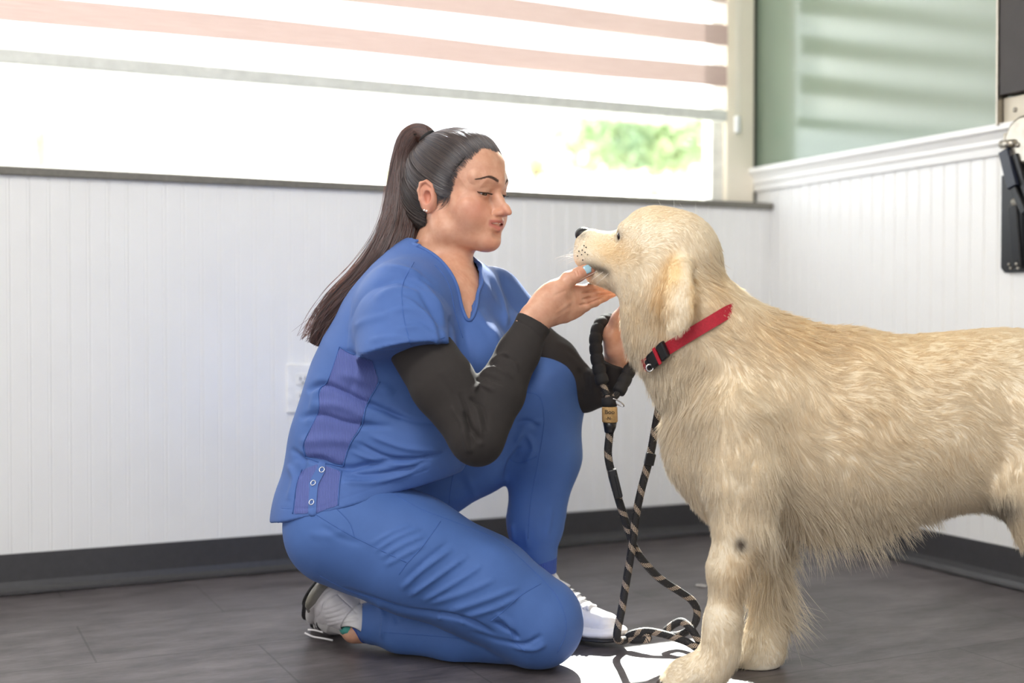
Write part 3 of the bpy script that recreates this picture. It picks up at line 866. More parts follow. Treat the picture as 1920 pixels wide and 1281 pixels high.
# fur: direction, length (m) and lift are interpolated between these places of the coat
FUR = [  # px, py, dx, dy, length, lift
 (1250, 395, 1, .1, .012, .12), (1200, 410, .9, -.3, .010, .12), (1320, 430, .7, .7, .020, .12), (1110, 450, 1, .05, .004, .1), (1100, 500, .8, .3, .005, .15),
 (1150, 480, 1, .3, .008, .12), (1180, 440, .9, -.2, .007, .12), (1200, 500, .8, .6, .016, .15), (1160, 540, .9, .6, .014, .15), (1200, 560, .4, .9, .028, .22), (1235, 580, .15, 1, .038, .22),
 (1180, 600, .1, 1, .026, .25), (1175, 650, -.15, 1, .036, .38), (1230, 650, .1, 1, .040, .3), (1272, 520, .05, 1, .006, .06), (1270, 560, .05, 1, .012, .10), (1270, 605, .05, 1, .016, .14), (1268, 635, .05, 1, .018, .16),
 (1330, 520, .6, .8, .036, .2), (1380, 560, .8, .6, .034, .2), (1320, 620, .6, .9, .032, .15), (1460, 600, .9, .35, .042, .22), (1540, 620, .95, .4, .042, .2),
 (1300, 700, .1, 1, .040, .18), (1240, 740, -.25, 1, .045, .42), (1215, 760, -.3, 1, .050, .45), (1250, 850, -.1, 1, .028, .28), (1290, 940, .0, 1, .028, .25), (1340, 800, .15, 1, .036, .15), (1360, 920, .1, 1, .034, .12),
 (1420, 740, .4, 1, .038, .15), (1450, 850, .35, 1, .042, .2), (1430, 950, .3, 1, .044, .22), (1520, 720, .8, .75, .036, .14), (1600, 700, 1, .35, .030, .10),
 (1600, 830, .95, .5, .034, .12), (1550, 930, .7, .8, .040, .16), (1750, 640, 1, .03, .024, .08), (1900, 630, 1, .02, .022, .08), (1750, 780, 1, .3, .030, .1),
 (1750, 900, .8, .7, .036, .16), (1650, 960, .7, .8, .036, .16), (1880, 800, .9, .5, .034, .14), (1880, 900, .5, .9, .040, .2), (1520, 1030, .6, 1, .056, .3), (1620, 1000, .6, 1, .050, .3), (1730, 960, .7, .8, .024, .2), (1800, 950, .8, .6, .022, .15),
 (1340, 1050, .05, 1, .012, .08), (1340, 1150, .02, 1, .009, .07), (1385, 1100, .5, .9, .040, .3), (1380, 1180, .5, .9, .026, .3), (1390, 1020, .2, 1, .014, .1), (1300, 1260, -.8, .5, .012, .15), (1260, 1275, -1, .3, .010, .15),
 (1460, 1060, .6, .9, .065, .4), (1460, 1130, .65, .8, .070, .4), (1450, 1190, .5, .9, .016, .2), (1440, 1230, .2, 1, .012, .1), (1415, 1080, .3, 1, .035, .25), (1420, 1180, .2, 1, .03, .2), (1410, 1250, -.4, .9, .020, .2),
 (1960, 950, .2, 1, .035, .2), (2040, 1150, .3, 1, .02, .1), (2180, 850, .2, 1, .07, .4)]
FU = np.array(FUR)
def make_fur(sk, n, g, extra=None):
    q = sk.q; v = sk.v[q]; N_ = sk.normals()
    ar = 0.5 * np.linalg.norm(np.cross(v[:, 2] - v[:, 0], v[:, 3] - v[:, 1]), axis=1)
    cen = v.mean(1); p = project(cen)
    fn = N_[q].mean(1); fn /= np.linalg.norm(fn, axis=1)[:, None]
    view = cen - EYE; view /= np.linalg.norm(view, axis=1)[:, None]
    w = ar * np.where((fn * view).sum(1) < 0.35, 1.0, 0.25)
    w = w * np.where(p[:, 0] > 1960, 0.3, 1.0) * np.where(p[:, 0] < 1350, 1.7, 1.0) * np.where((p[:, 0] < 1200) & (p[:, 1] < 560), 2.0, 1.0)
    w = w * np.where(cen[:, 2] < 0.012, 0.0, 1.0)
    # bare nose and eyes
    nose = np.linalg.norm(cen - HD(0.169, 0, 0.022), axis=1) < 0.022
    w[nose] = 0
    for s_ in (1, -1): w[np.linalg.norm(cen - HD(0.082, s_ * 0.039, 0.022), axis=1) < 0.0135] = 0
    f = g.choice(len(q), n, p=w / w.sum())
    a = g.random((n, 1)); b = g.random((n, 1)); V = v[f]
    R0 = V[:, 0] * (1 - a) * (1 - b) + V[:, 1] * a * (1 - b) + V[:, 2] * a * b + V[:, 3] * (1 - a) * b
    nn = fn[f]
    P = project(R0)
    d2 = ((P[:, None, :] - FU[None, :, :2]) ** 2).sum(2) + 80.0
    wt = d2 ** -1.6; wt /= wt.sum(1)[:, None]
    dr = wt @ FU[:, 2:4]; L = wt @ FU[:, 4]; lift = wt @ FU[:, 5]
    D = np.stack([dr[:, 0], np.zeros(n), -dr[:, 1]], 1)
    # coat whorls: slow swirl of the direction
    sw = 0.35 * np.sin(R0[:, 0] * 38 + 2.0 * np.sin(R0[:, 2] * 21)) + 0.25 * np.sin(R0[:, 2] * 55 + R0[:, 0] * 17)
    cs, sn = np.cos(sw), np.sin(sw); D = np.stack([D[:, 0] * cs - D[:, 2] * sn, D[:, 1], D[:, 0] * sn + D[:, 2] * cs], 1)
    D -= nn * (D * nn).sum(1)[:, None]
    D /= np.linalg.norm(D, axis=1)[:, None] + 1e-9
    # hanging fur where the coat faces down
    down = np.clip(-nn[:, 2] - 0.25, 0, 1)[:, None]
    D = D * (1 - 0.6 * down) + V3(0.12, 0, -1.0) * 0.9 * down
    L = L * g.uniform(0.55, 1.15, n) * np.where(P[:, 1] > 985, 0.62, 0.60)
    wsp = (P[:, 1] > 960) & (P[:, 1] < 1220) & (P[:, 0] > 1400) & (P[:, 0] < 1760) & (g.random(n) < 0.16); L = np.where(wsp, L * 2.1, L)
    lift = lift * 0.8
    # locks: neighbouring hairs lean to a common guide hair
    nc = max(n // 16, 10); ci = g.choice(n, nc, replace=False)
    from mathutils.kdtree import KDTree
    kd = KDTree(nc)
    for i, c in enumerate(ci): kd.insert(Vector(R0[c]), i)
    kd.balance()
    near = np.array([kd.find(Vector(r))[1] for r in R0])
    cg = ci[near]
    jit = g.normal(0, 0.10, (n, 3)); jc = g.normal(0, 0.13, (nc, 3))
    dirv = D + nn * lift[:, None] + jit * np.clip(L / 0.02, 0.4, 1)[:, None] + jc[near] * np.clip(L / 0.03, 0.15, 1)[:, None]
    dirv /= np.linalg.norm(dirv, axis=1)[:, None]
    k = 6; T = np.linspace(0, 1, k)
    out = np.zeros((n, k, 3)); grav = V3(0, 0, -1) * 0.22
    for i, t in enumerate(T):
        out[:, i] = R0 + dirv * (L * t)[:, None] + nn * (0.18 * lift * L * t * (1 - t))[:, None] + grav * (L * t * t)[:, None] * np.clip(L / 0.04, 0, 1)[:, None]
    gt = R0[cg] + D[cg] * (L[:, None]) + (nn[cg] * lift[cg][:, None] + jc[near]) * L[:, None]
    cl = np.clip((L - 0.008) / 0.05, 0.0, 0.55)[:, None]
    for i, t in enumerate(T): out[:, i] += (gt - (R0 + D * L[:, None])) * cl * (t ** 1.7) * 0.75
    sh = np.clip(g.normal(0.74, 0.14, n) + g.normal(0, 0.10, nc)[near] * np.clip(L / 0.03, 0.2, 1), 0, 1)
    gg, dd = coat_colour(R0, nn)
    gg = np.clip(gg + g.normal(0, 0.08, nc)[near], 0, 1)
    return out, sh, gg, dd, L
FP, FS, FG, FD, FL = make_fur(dog, N_FUR, np.random.default_rng(11))
prof = np.array([1.0, 1.0, 0.9, 0.75, 0.5, 0.12])
rad = prof[None, :] * np.where(FL > 0.02, 0.00031, 0.00024)[:, None]
fo = curves_obj('fur', FP, rad, M['fur'], dog_o, {'shade': FS, 'gold': FG, 'dark': FD}); fo['kind'] = 'stuff'
M['blk'] = simple('dog_nose_black', '#18161a', 0.35, 300, 0.3, 0.4)
# nose
NS = HD(-0.018, 0, 0.008) - HC
def HN(f, l, u): return HD(f, l, u) + NS
nv = Vol(HN(0.19, 0, 0.012) - 0.035, HN(0.19, 0, 0.012) + 0.035, 0.0008)
nv.ell(HN(0.188, 0, 0.011), (0.014, 0.0180, 0.0135), RH, 0.004)
nv.ell(HN(0.180, 0, 0.014), (0.0145, 0.0155, 0.0100), RH, 0.005)
for s_ in (1, -1):
    nv.ell(HN(0.184, s_ * 0.012, 0.007), (0.011, 0.007, 0.009), RH, 0.004)
    nv.ell(HN(0.199, s_ * 0.008, 0.009), (0.006, 0.0038, 0.0042), RH, 0.002, 'cut')
    nv.cone(HN(0.190, s_ * 0.018, 0.005), HN(0.182, s_ * 0.022, 0.001), 0.0016, 0.001, 0.001, None, 'cut')
nv.cone(HN(0.201, 0, 0.012), HN(0.199, 0, -0.004), 0.001, 0.001, 0.001, None, 'cut')
o = nv.mesh().obj('nose', M['blk'], dog_o)
# eyes, lips, whiskers
me_ = simple('dog_eye_dark', '#1c1410', 0.06, 50, 0.1)
for s_ in (1, -1):
    c = HD(0.0775, s_ * 0.0370, 0.0225); dirE = nrm(HF * 0.72 + HL * s_ * 0.66 + HU * 0.1)
    o = MB().lathe(c, dirE, [(0.0001, -0.0115)] + [(0.0115 * math.sin(a), -0.0115 * math.cos(a)) for a in np.linspace(0.3, 2.84, 12)] + [(0.0001, 0.0115)], 20).build('eyeball', me_, smooth=True); adopt(dog_o, o)
wm = simple('whisker_white', '#f4f1ea', 0.4)
g = np.random.default_rng(5); WP = []
for i in range(26):
    s_ = 1 if i % 3 else -1
    r0 = HD(0.165 + g.uniform(-.02, .012), s_ * 0.026, -0.012 + g.uniform(-.018, .012))
    d0 = nrm(HF * g.uniform(0.2, 0.9) + HL * s_ * g.uniform(0.3, 0.8) + V3(-0.5, 0, g.uniform(-0.5, 0.35)))
    Lw = g.uniform(0.02, 0.045); t = np.linspace(0, 1, 6)[:, None]
    WP.append(r0 + d0 * t * Lw + V3(0, 0, -0.35) * Lw * t * t)
for i in range(5):
    r0 = HD(0.02 - 0.02 * i, 0, 0.078); WP.append(r0 + V3(g.uniform(-.6, .6), 0, 1) * np.linspace(0, 1, 6)[:, None] * g.uniform(0.012, 0.022))
for i in range(3):
    r0 = HD(0.12 - 0.012 * i, 0.035, -0.045); d0 = nrm(V3(-0.9, -0.3, -0.5 - 0.15 * i)); WP.append(r0 + d0 * np.linspace(0, 1, 6)[:, None] * 0.04)
o = curves_obj('whiskers', np.array(WP), np.array([1, 1, .9, .7, .5, .2]) * 0.00026, wm, dog_o)
sp = MB(); dbvh = dog.bvh()
for (x, y) in ((1096, 462), (1093, 470), (1100, 465), (1087, 472), (1092, 478), (1098, 474), (1085, 480), (1103, 478), (1094, 487)):
    c, n_ = cast(dbvh, x, y, 0.0035)
    if c is not None: sp.lathe(c, n_, [(0.0002, -0.0006), (0.0013, -0.0004), (0.0012, 0.0004), (0.0002, 0.0006)], 8)
if sp.v: adopt(dog_o, sp.build('whisker_spots', M['blk'], smooth=True))
# claws
cm_ = simple('dark_claw', '#4a403a', 0.35)
for (x, y, Y, n_) in ((1310, 1275, 2.155, 4), (1405, 1252, 2.305, 4)):
    c = W(x, y, Y); c[2] = 0.014
    for k, l in enumerate((-0.026, -0.009, 0.009, 0.026)):
        fx = 0.064 if k in (1, 2) else 0.052
        o = MB().tube([c + V3(-fx, l, 0.004), c + V3(-fx - 0.005, l, -0.002), c + V3(-fx - 0.008, l, -0.008)], [0.0036, 0.0028, 0.0008], 8).build('claw', cm_, smooth=True); adopt(dog_o, o)
# ---------------------------------------------------------------- the kneeling woman
def skin_mat():
    t = NT('skin'); b = t.bsdf(srgb('#dba98f'), 0.45)
    b.inputs['Subsurface Weight'].default_value = 0.12
    b.inputs['Subsurface Radius'].default_value = (0.012, 0.004, 0.002)
    b.inputs['Subsurface Scale'].default_value = 0.6
    b.inputs['Coat Weight'].default_value = 0.06
    at = t.node('Attribute', attribute_name='blush'); lp = t.node('Attribute', attribute_name='lips'); br = t.node('Attribute', attribute_name='makeup')
    f = t.noise(t.coords(), 55, 6); base = t.ramp(f, [(0.30, srgb('#cb9479')), (0.55, srgb('#d5a186')), (0.8, srgb('#dcad93'))])
    fk = t.noise(t.coords(), 420, 2, 0.5); fr = t.ramp(fk, [(0.70, (1, 1, 1, 1)), (0.80, (0.80, 0.66, 0.58, 1))])
    m0 = t.node('MixRGB', blend_type='MULTIPLY'); m0.inputs[0].default_value = 0.7; t.link(base, m0.inputs[1]); t.link(fr, m0.inputs[2])
    m1 = t.node('MixRGB'); t.link(at.outputs['Fac'], m1.inputs[0]); t.link(m0.outputs[0], m1.inputs[1]); m1.inputs[2].default_value = srgb('#cf7f6b')
    m2 = t.node('MixRGB'); t.link(lp.outputs['Fac'], m2.inputs[0]); t.link(m1.outputs[0], m2.inputs[1]); m2.inputs[2].default_value = srgb('#bb6f64')
    m3 = t.node('MixRGB'); t.link(br.outputs['Fac'], m3.inputs[0]); t.link(m2.outputs[0], m3.inputs[1]); m3.inputs[2].default_value = srgb('#7c5546')
    t.link(m3.outputs[0], b.inputs['Base Color']); t.bump(t.noise(t.coords(), 600, 2), 0.06, 0.0006, b)
    return t.m
M['skin'] = skin_mat()
def cloth_mat(name, col, rough, weave, sheen=0.1, bump=0.15, amount=0.04):
    t = NT(name); c = srgb(col); b = t.bsdf(c, rough)
    b.inputs['Specular IOR Level'].default_value = 0.3; b.inputs['Sheen Weight'].default_value = sheen; b.inputs['Sheen Roughness'].default_value = 0.4
    f = t.noise(t.coords(), 18, 4)
    t.link(t.ramp(f, [(0.3, tuple(v * (1 - amount) for v in c[:3]) + (1,)), (0.7, tuple(min(1, v * (1 + amount)) for v in c[:3]) + (1,))]), b.inputs['Base Color'])
    w = t.node('TexWave'); w.inputs['Scale'].default_value = weave; w.inputs['Distortion'].default_value = 0.6
    t.link(t.coords((1, 0.3, 1), (0.3, 0.6, 0.2)), w.inputs[0])
    t.bump(w.outputs['Fac'], bump, 0.0006, b); return t.m
M['scrub'] = cloth_mat('blue_scrub_cloth', '#4a69a8', 0.66, 260, 0.06)
M['scrub2'] = cloth_mat('blue_scrub_cloth_trousers', '#4a6baa', 0.64, 260, 0.06)
M['seam'] = simple('seam_thread_blue', '#3d62a6', 0.7)
M['dark'] = cloth_mat('charcoal_jersey', '#332f2e', 0.9, 520, 0.04)
# ribbed knit of the side panel and the trouser cuffs
def knit(name, c1, c2, ax, scale):
    t = NT(name); b = t.bsdf(srgb(c1), 0.75)
    w = t.node('TexWave'); w.bands_direction = ax; w.inputs['Scale'].default_value = scale
    t.link(t.coords((1, 1, 1), (0, 0.10, 0)), w.inputs[0])
    t.link(t.ramp(w.outputs['Fac'], [(0.2, srgb(c2)), (0.7, srgb(c1))]), b.inputs['Base Color'])
    t.bump(w.outputs['Fac'], 0.5, 0.001, b); return t.m
M['knit'] = knit('periwinkle_rib_knit', '#5c6aae', '#44518e', 'X', 120)
M['cuffknit'] = knit('blue_rib_cuff', '#3f5cae', '#304a92', 'X', 90)

LAT = nrm((0.57, 0.82, 0)); FW = V3(LAT[1], -LAT[0], 0)          # near-to-far shoulder line, chest forward
TY = 2.43
# ---- head frame
PSI = math.radians(34); PP = math.radians(4)
F_ = V3(math.cos(PSI) * math.cos(PP), -math.sin(PSI) * math.cos(PP), -math.sin(PP))
L_ = V3(math.sin(PSI), math.cos(PSI), 0); U_ = np.cross(F_, L_); RHD = np.array([F_, L_, U_])
HO = W(861, 364, 2.43)
def H(x, y, z): return HO + F_ * x + L_ * y + U_ * z
def build_head():
    v = Vol(HO - V3(0.20, 0.16, 0.34), HO + V3(0.15, 0.15, 0.14), 0.0016)
    v.ell(H(-0.012, 0, 0.036), (0.097, 0.074, 0.081), RHD)
    v.ell(H(0.042, 0, 0.038), (0.050, 0.058, 0.050), RHD, 0.03)
    v.ell(H(0.028, 0, -0.038), (0.052, 0.052, 0.056), RHD, 0.03)
    for s in (1, -1):
        v.ell(H(0.050, s * 0.043, -0.024), (0.026, 0.023, 0.020), RHD, 0.028)        # cheekbone
        v.ell(H(0.054, s * 0.034, -0.048), (0.027, 0.024, 0.026), RHD, 0.028)        # cheek
        v.cone(H(-0.008, s * 0.053, -0.046), H(0.006, s * 0.050, -0.074), 0.017, 0.016, 0.03)
        v.cone(H(0.006, s * 0.050, -0.074), H(0.068, s * 0.014, -0.089), 0.016, 0.014, 0.03)
        v.cone(H(0.085, s * 0.008, 0.024), H(0.066, s * 0.045, 0.026), 0.010, 0.010, 0.022)      # brow ridge
    v.ell(H(0.045, 0, -0.080), (0.038, 0.035, 0.019), RHD, 0.02)
    v.ell(H(0.079, 0, -0.088), (0.0155, 0.018, 0.0135), RHD, 0.018)                  # chin
    v.ell(H(0.073, 0, -0.050), (0.024, 0.028, 0.024), RHD, 0.02)                     # muzzle of the mouth
    for s in (1, -1):
        v.ell(H(0.0925, s * 0.0275, 0.003), (0.014, 0.016, 0.0120), RHD, 0.014, 'cut')  # eye socket
        v.ell(H(0.0725, s * 0.0285, 0.0020), (0.0143, 0.0165, 0.0143), RHD, 0.004)    # lids
        v.cone(H(0.083, s * 0.018, 0.0135), H(0.074, s * 0.043, 0.0125), 0.0035, 0.003, 0.010)
    # nose
    v.chain([(H(0.0850, 0, 0.008), .0070), (H(0.0955, 0, -0.010), .0066), (H(0.1105, 0, -0.0250), .0056), (H(0.1185, 0, -0.0325), .0056)], 0.010)
    v.cone(H(0.086, 0, -0.016), H(0.103, 0, -0.0330), 0.0078, 0.0068, 0.012)
    for s in (1, -1):
        v.ell(H(0.1005, s * 0.0108, -0.0350), (0.0092, 0.0050, 0.0056), RHD, 0.005)
        v.ell(H(0.1045, s * 0.0062, -0.0430), (0.0055, 0.0028, 0.0032), RHD, 0.002, 'cut')
        v.cone(H(0.0910, s * 0.0158, -0.030), H(0.0895, s * 0.0164, -0.0395), 0.0010, 0.0010, 0.004, None, 'cut')
    # lips: slightly open smile
    for s in (1, -1):
        v.chain([(H(0.0790, s * 0.0275, -0.0505), .0022), (H(0.0905, s * 0.016, -0.0492), .0030), (H(0.0975, s * 0.004, -0.0480), .0035)], 0.005)
        v.chain([(H(0.0780, s * 0.0270, -0.0530), .0024), (H(0.0890, s * 0.015, -0.0620), .0045), (H(0.0945, 0, -0.0650), .0052)], 0.005)
        v.chain([(H(0.0785, s * 0.0290, -0.0505), .0010), (H(0.0912, s * 0.0170, -0.0548), .0021), (H(0.0990, 0, -0.0565), .0036)], 0.0012, None, 'cut')
        v.ell(H(0.0740, s * 0.0300, -0.0510), (0.004, 0.003, 0.004), RHD, 0.006, 'cut')
    v.ell(H(0.0965, 0, -0.0765), (0.006, 0.013, 0.004), RHD, 0.008, 'cut')
    # eye slits, looking down
    for s in (1, -1):
        v.chain([(H(0.0815, s * 0.0140, -0.0030), .0012), (H(0.0880, s * 0.0230, -0.0028), .0038), (H(0.0870, s * 0.0320, -0.0026), .0039), (H(0.0765, s * 0.0435, 0.0000), .0013)], 0.0010, None, 'cut')
        v.cone(H(0.090, s * 0.019, 0.0115), H(0.082, s * 0.041, 0.0095), 0.0010, 0.0010, 0.003, None, 'cut')   # lid crease
    # ears
    for s in (1, -1):
        Re = np.array([nrm(F_ * 0.93 + U_ * 0.18 - L_ * s * -0.30), nrm(np.cross(U_, F_) * 1.0), U_])
        e0 = lambda x, z, o: H(-0.012 + x, s * (0.0725 + o), -0.013 + z)
        v.ell(e0(-0.005, 0.003, 0.006), (0.0175, 0.0065, 0.0300), RHD, 0.006)
        v.ell(e0(0.002, -0.004, 0.0), (0.012, 0.008, 0.022), RHD, 0.006)
        v.chain([(e0(0.008, 0.008, 0.002), .0030), (e0(0.006, 0.022, 0.007), .0030), (e0(-0.004, 0.030, 0.011), .0030), (e0(-0.015, 0.026, 0.014), .0030), (e0(-0.019, 0.012, 0.014), .0030), (e0(-0.016, -0.004, 0.012), .0029), (e0(-0.008, -0.018, 0.008), .0030), (e0(-0.001, -0.026, 0.005), .0048)], 0.003)
        v.ell(e0(-0.001, 0.000, 0.012), (0.0085, 0.010, 0.0125), RHD, 0.002, 'cut')
        v.chain([(e0(0.004, 0.018, 0.011), .0026), (e0(-0.006, 0.023, 0.014), .0028), (e0(-0.013, 0.016, 0.016), .0026), (e0(-0.013, 0.002, 0.014), .0024)], 0.002, None, 'cut')
        v.chain([(e0(-0.012, 0.015, 0.011), .0018), (e0(-0.011, 0.002, 0.009), .0020), (e0(-0.006, -0.010, 0.007), .0020)], 0.002)
        v.ell(e0(0.009, -0.003, 0.004), (0.0035, 0.003, 0.006), RHD, 0.003)
        v.cone(e0(-0.006, 0.020, 0.014), e0(-0.014, 0.012, 0.016), 0.0016, 0.0014, 0.002, None, 'cut')
    # neck and upper chest
    v.chain([(H(-0.032, 0, -0.045), .043), (W(826, 478, 2.435), .047), (W(812, 520, 2.435), .052)], 0.03)
    v.cone(H(0.010, 0, -0.080), W(836, 502, 2.42), 0.018, 0.028, 0.03)
    v.chain([(W(815, 545, 2.435), .060), (W(812, 600, 2.43), .085)], 0.04)
    v.cone(W(770, 545, 2.32), W(915, 545, 2.53), 0.040, 0.040, 0.05)
    v.cone(W(850, 560, 2.39), W(868, 620, 2.375), 0.050, 0.055, 0.05)
    v.cone(W(838, 505, 2.375), W(850, 545, 2.350), 0.006, 0.007, 0.012)              # neck tendon
    v.cone(W(856, 552, 2.325), W(800, 530, 2.30), 0.006, 0.006, 0.012)               # collar bone
    return v
hm = build_head().mesh(smooth=1)
def loc(P): d = P - HO; return np.stack([d @ F_, d @ L_, d @ U_], -1)

# ---- hands
def build_hand(near):
    if near:
        v = Vol(W(965, 650, 2.25) - V3(0, .03, 0), W(1165, 470, 2.44) + V3(0, .03, 0), 0.0013)
        pn = nrm((0.35, -0.93, 0.0))
        v.chain([(W(985, 622, 2.255), .026), (W(1003, 598, 2.27), .027), (W(1035, 572, 2.295), .036)], 0.012, (pn, 0.62))
        v.chain([(W(1035, 573, 2.295), .034), (W(1066, 566, 2.315), .034), (W(1082, 563, 2.327), .026)], 0.012, (pn, 0.46))
        v.cone(W(1018, 578, 2.285), W(1046, 545, 2.295), 0.024, 0.019, 0.018)
        v.chain([(W(1046, 545, 2.293), .0175), (W(1066, 524, 2.298), .0140), (W(1086, 514, 2.305), .0122), (W(1101, 507, 2.312), .0118), (W(1107, 505, 2.315), .0100)], 0.006)
        v.ell(W(1082, 517, 2.298), (0.010, 0.011, 0.010), None, 0.008)
        fg = [[(1080, 546, 2.322, 10.6), (1106, 541, 2.348, 9.6), (1128, 539, 2.375, 8.8), (1143, 541, 2.395, 7.8)],
              [(1084, 556, 2.328, 10.8), (1114, 551, 2.350, 9.8), (1136, 547, 2.376, 9.0), (1152, 546, 2.398, 7.8)],
              [(1082, 568, 2.325, 10.4), (1112, 562, 2.342, 9.4), (1134, 556, 2.364, 8.6), (1150, 550, 2.386, 7.4)],
              [(1072, 580, 2.312, 9.6), (1098, 574, 2.326, 8.6), (1116, 567, 2.342, 7.8), (1130, 560, 2.360, 6.8)]]
    else:
        v = Vol(W(1105, 715, 2.48) - V3(0, .14, 0), W(1240, 540, 2.44) + V3(0, .06, 0), 0.0016)
        pn = nrm((-0.75, -0.6, 0))
        v.chain([(W(1152, 700, 2.47), .025), (W(1156, 676, 2.455), .027), (W(1160, 645, 2.44), .036), (W(1168, 610, 2.43), .034)], 0.012, (pn, 0.55))
        v.chain([(W(1152, 655, 2.435), .019), (W(1147, 628, 2.425), .0165), (W(1160, 600, 2.415), .0135), (W(1172, 578, 2.405), .0115)], 0.012)
        fg = [[(1168, 600, 2.43, 10.5), (1180, 570, 2.42, 9.4), (1196, 556, 2.40, 8.6), (1208, 552, 2.385, 7.6)],
              [(1176, 606, 2.435, 10.8), (1194, 580, 2.425, 9.6), (1212, 570, 2.405, 8.8), (1224, 568, 2.39, 7.8)],
              [(1180, 620, 2.44, 10.4), (1202, 600, 2.43, 9.4), (1220, 592, 2.41, 8.6), (1231, 590, 2.395, 7.6)],
              [(1180, 640, 2.445, 9.6), (1202, 626, 2.435, 8.6), (1216, 620, 2.42, 7.8), (1226, 618, 2.405, 6.8)]]
    for f in fg:
        v.chain([(W(x, y, Y), r / 1000) for x, y, Y, r in f], 0.004)
        x, y, Y, r = f[1]; v.ell(W(x, y, Y), ((r + .5) / 1000,) * 3, None, 0.004)
    return v
hand1 = build_hand(True).mesh(smooth=1)
hand1.strokes([([(1036, 556), (1052, 549), (1062, 545)], -0.0010, 3), ([(1078, 508), (1082, 518)], -0.0012, 1.6), ([(1083, 506), (1087, 517)], -0.0010, 1.6),
               ([(1040, 590), (1078, 560)], 0.0010, 4), ([(1035, 600), (1074, 578)], 0.0008, 4), ([(1008, 560), (1032, 545)], 0.0012, 5),
               ([(1088, 549), (1112, 545), (1135, 542), (1150, 541)], -0.0042, 1.9), ([(1090, 562), (1112, 556), (1135, 550), (1152, 547)], -0.0042, 1.9), ([(1084, 573), (1104, 568), (1122, 561), (1136, 555)], -0.0036, 1.8)])
hand2 = build_hand(False).mesh(smooth=1)
# ---- the rest of the body under the clothes
def build_body():
    v = Vol((-0.48, 2.14, 0.0), (0.28, 2.68, 0.80), 0.0065)
    v.chain([PX(668, 880, TY, 98), PX(700, 830, TY, 122), PX(735, 740, TY, 140), PX(775, 650, TY, 140), PX(800, 600, TY, 118)], 0.04, (FW, 0.78))
    v.cone(*[p for p in (W(765, 570, 2.31), W(918, 562, 2.53))], 0.048, 0.048, 0.04)
    v.chain([(W(770, 600, 2.29), .040), (W(893, 818, 2.175), .032), (W(965, 680, 2.235), .026), (W(985, 640, 2.25), .020)], 0.01)
    v.chain([(W(950, 595, 2.55), .030), (W(1040, 680, 2.55), .028), (W(1092, 732, 2.53), .026), (W(1150, 702, 2.472), .022)], 0.01)
    v.chain([(W(680, 990, 2.34), .078), (W(900, 1100, 2.31), .074), (W(1003, 1165, 2.31), .066), (W(860, 1186, 2.36), .042), (W(700, 1176, 2.44), .030)], 0.02)
    v.chain([(W(740, 925, 2.52), .072), (W(1018, 742, 2.54), .064), (W(1015, 860, 2.53), .054), (W(1005, 1050, 2.52), .028), (W(1008, 1110, 2.52), .030)], 0.02)
    return v
bodyr = build_body().mesh(smooth=1)
# bare ankle of the folded leg and sock-less ankle of the far leg
av = Vol(W(640, 1235, 2.40) - V3(0.02, 0.03, 0.0), W(730, 1130, 2.52) + V3(0.02, 0.02, 0), 0.002)
av.chain([(W(705, 1170, 2.44), .031), (W(678, 1180, 2.443), .025), (W(662, 1182, 2.440), .0215), (W(656, 1178, 2.45), .019)], 0.012)
av.ell(W(663, 1188, 2.425), (0.011, 0.010, 0.011), None, 0.010)
ank = av.mesh(smooth=1)
body = join(hm, hand1, hand2, bodyr, ank)
lc = loc(body.v)
def gl(c, r): return np.exp(-(((lc - np.array(c)) / np.array(r)) ** 2).sum(1))
isf = (np.arange(len(body.v)) < len(hm.v))
blush = (gl((.066, -.042, -.030), (.03, .025, .022)) + gl((.066, .042, -.030), (.03, .025, .022)) + 0.6 * gl((.112, 0, -.032), (.012, .02, .012)) + 0.5 * gl((.085, 0, -.09), (.015, .025, .012)) + 0.9 * gl((-.014, -.08, -.01), (.02, .02, .034))) * isf * 0.68
PJ = project(body.v)
blush += 0.35 * np.exp(-(((PJ - [1100, 510]) / [14, 12]) ** 2).sum(1)) * (~isf) + 0.3 * np.exp(-(((PJ - [1140, 548]) / [25, 14]) ** 2).sum(1)) * (~isf)
zl = lc[:, 2]; ya = np.abs(lc[:, 1])
up = np.exp(-((zl - (-0.0502 - 0.05 * ya)) / 0.0027) ** 2); lo_ = np.exp(-((zl - (-0.0645 + 0.42 * ya)) / 0.0046) ** 2)
lips = np.clip(1.5 * np.maximum(up, lo_), 0, 1) * (lc[:, 0] > 0.076) * np.clip((0.0262 - ya) / 0.004, 0, 1) * isf
mk = np.zeros(len(body.v))
for s in (1, -1): mk += 0.35 * gl((.079, s * .033, .008), (.012, .014, .005))
mk = mk * isf
person = body.obj('person', M['skin'], None, {'blush': np.clip(blush, 0, 1), 'lips': lips, 'makeup': np.clip(mk, 0, 1)})
tag(person, 'woman in blue scrubs with a dark ponytail, kneeling and holding the dog\'s chin', 'person')

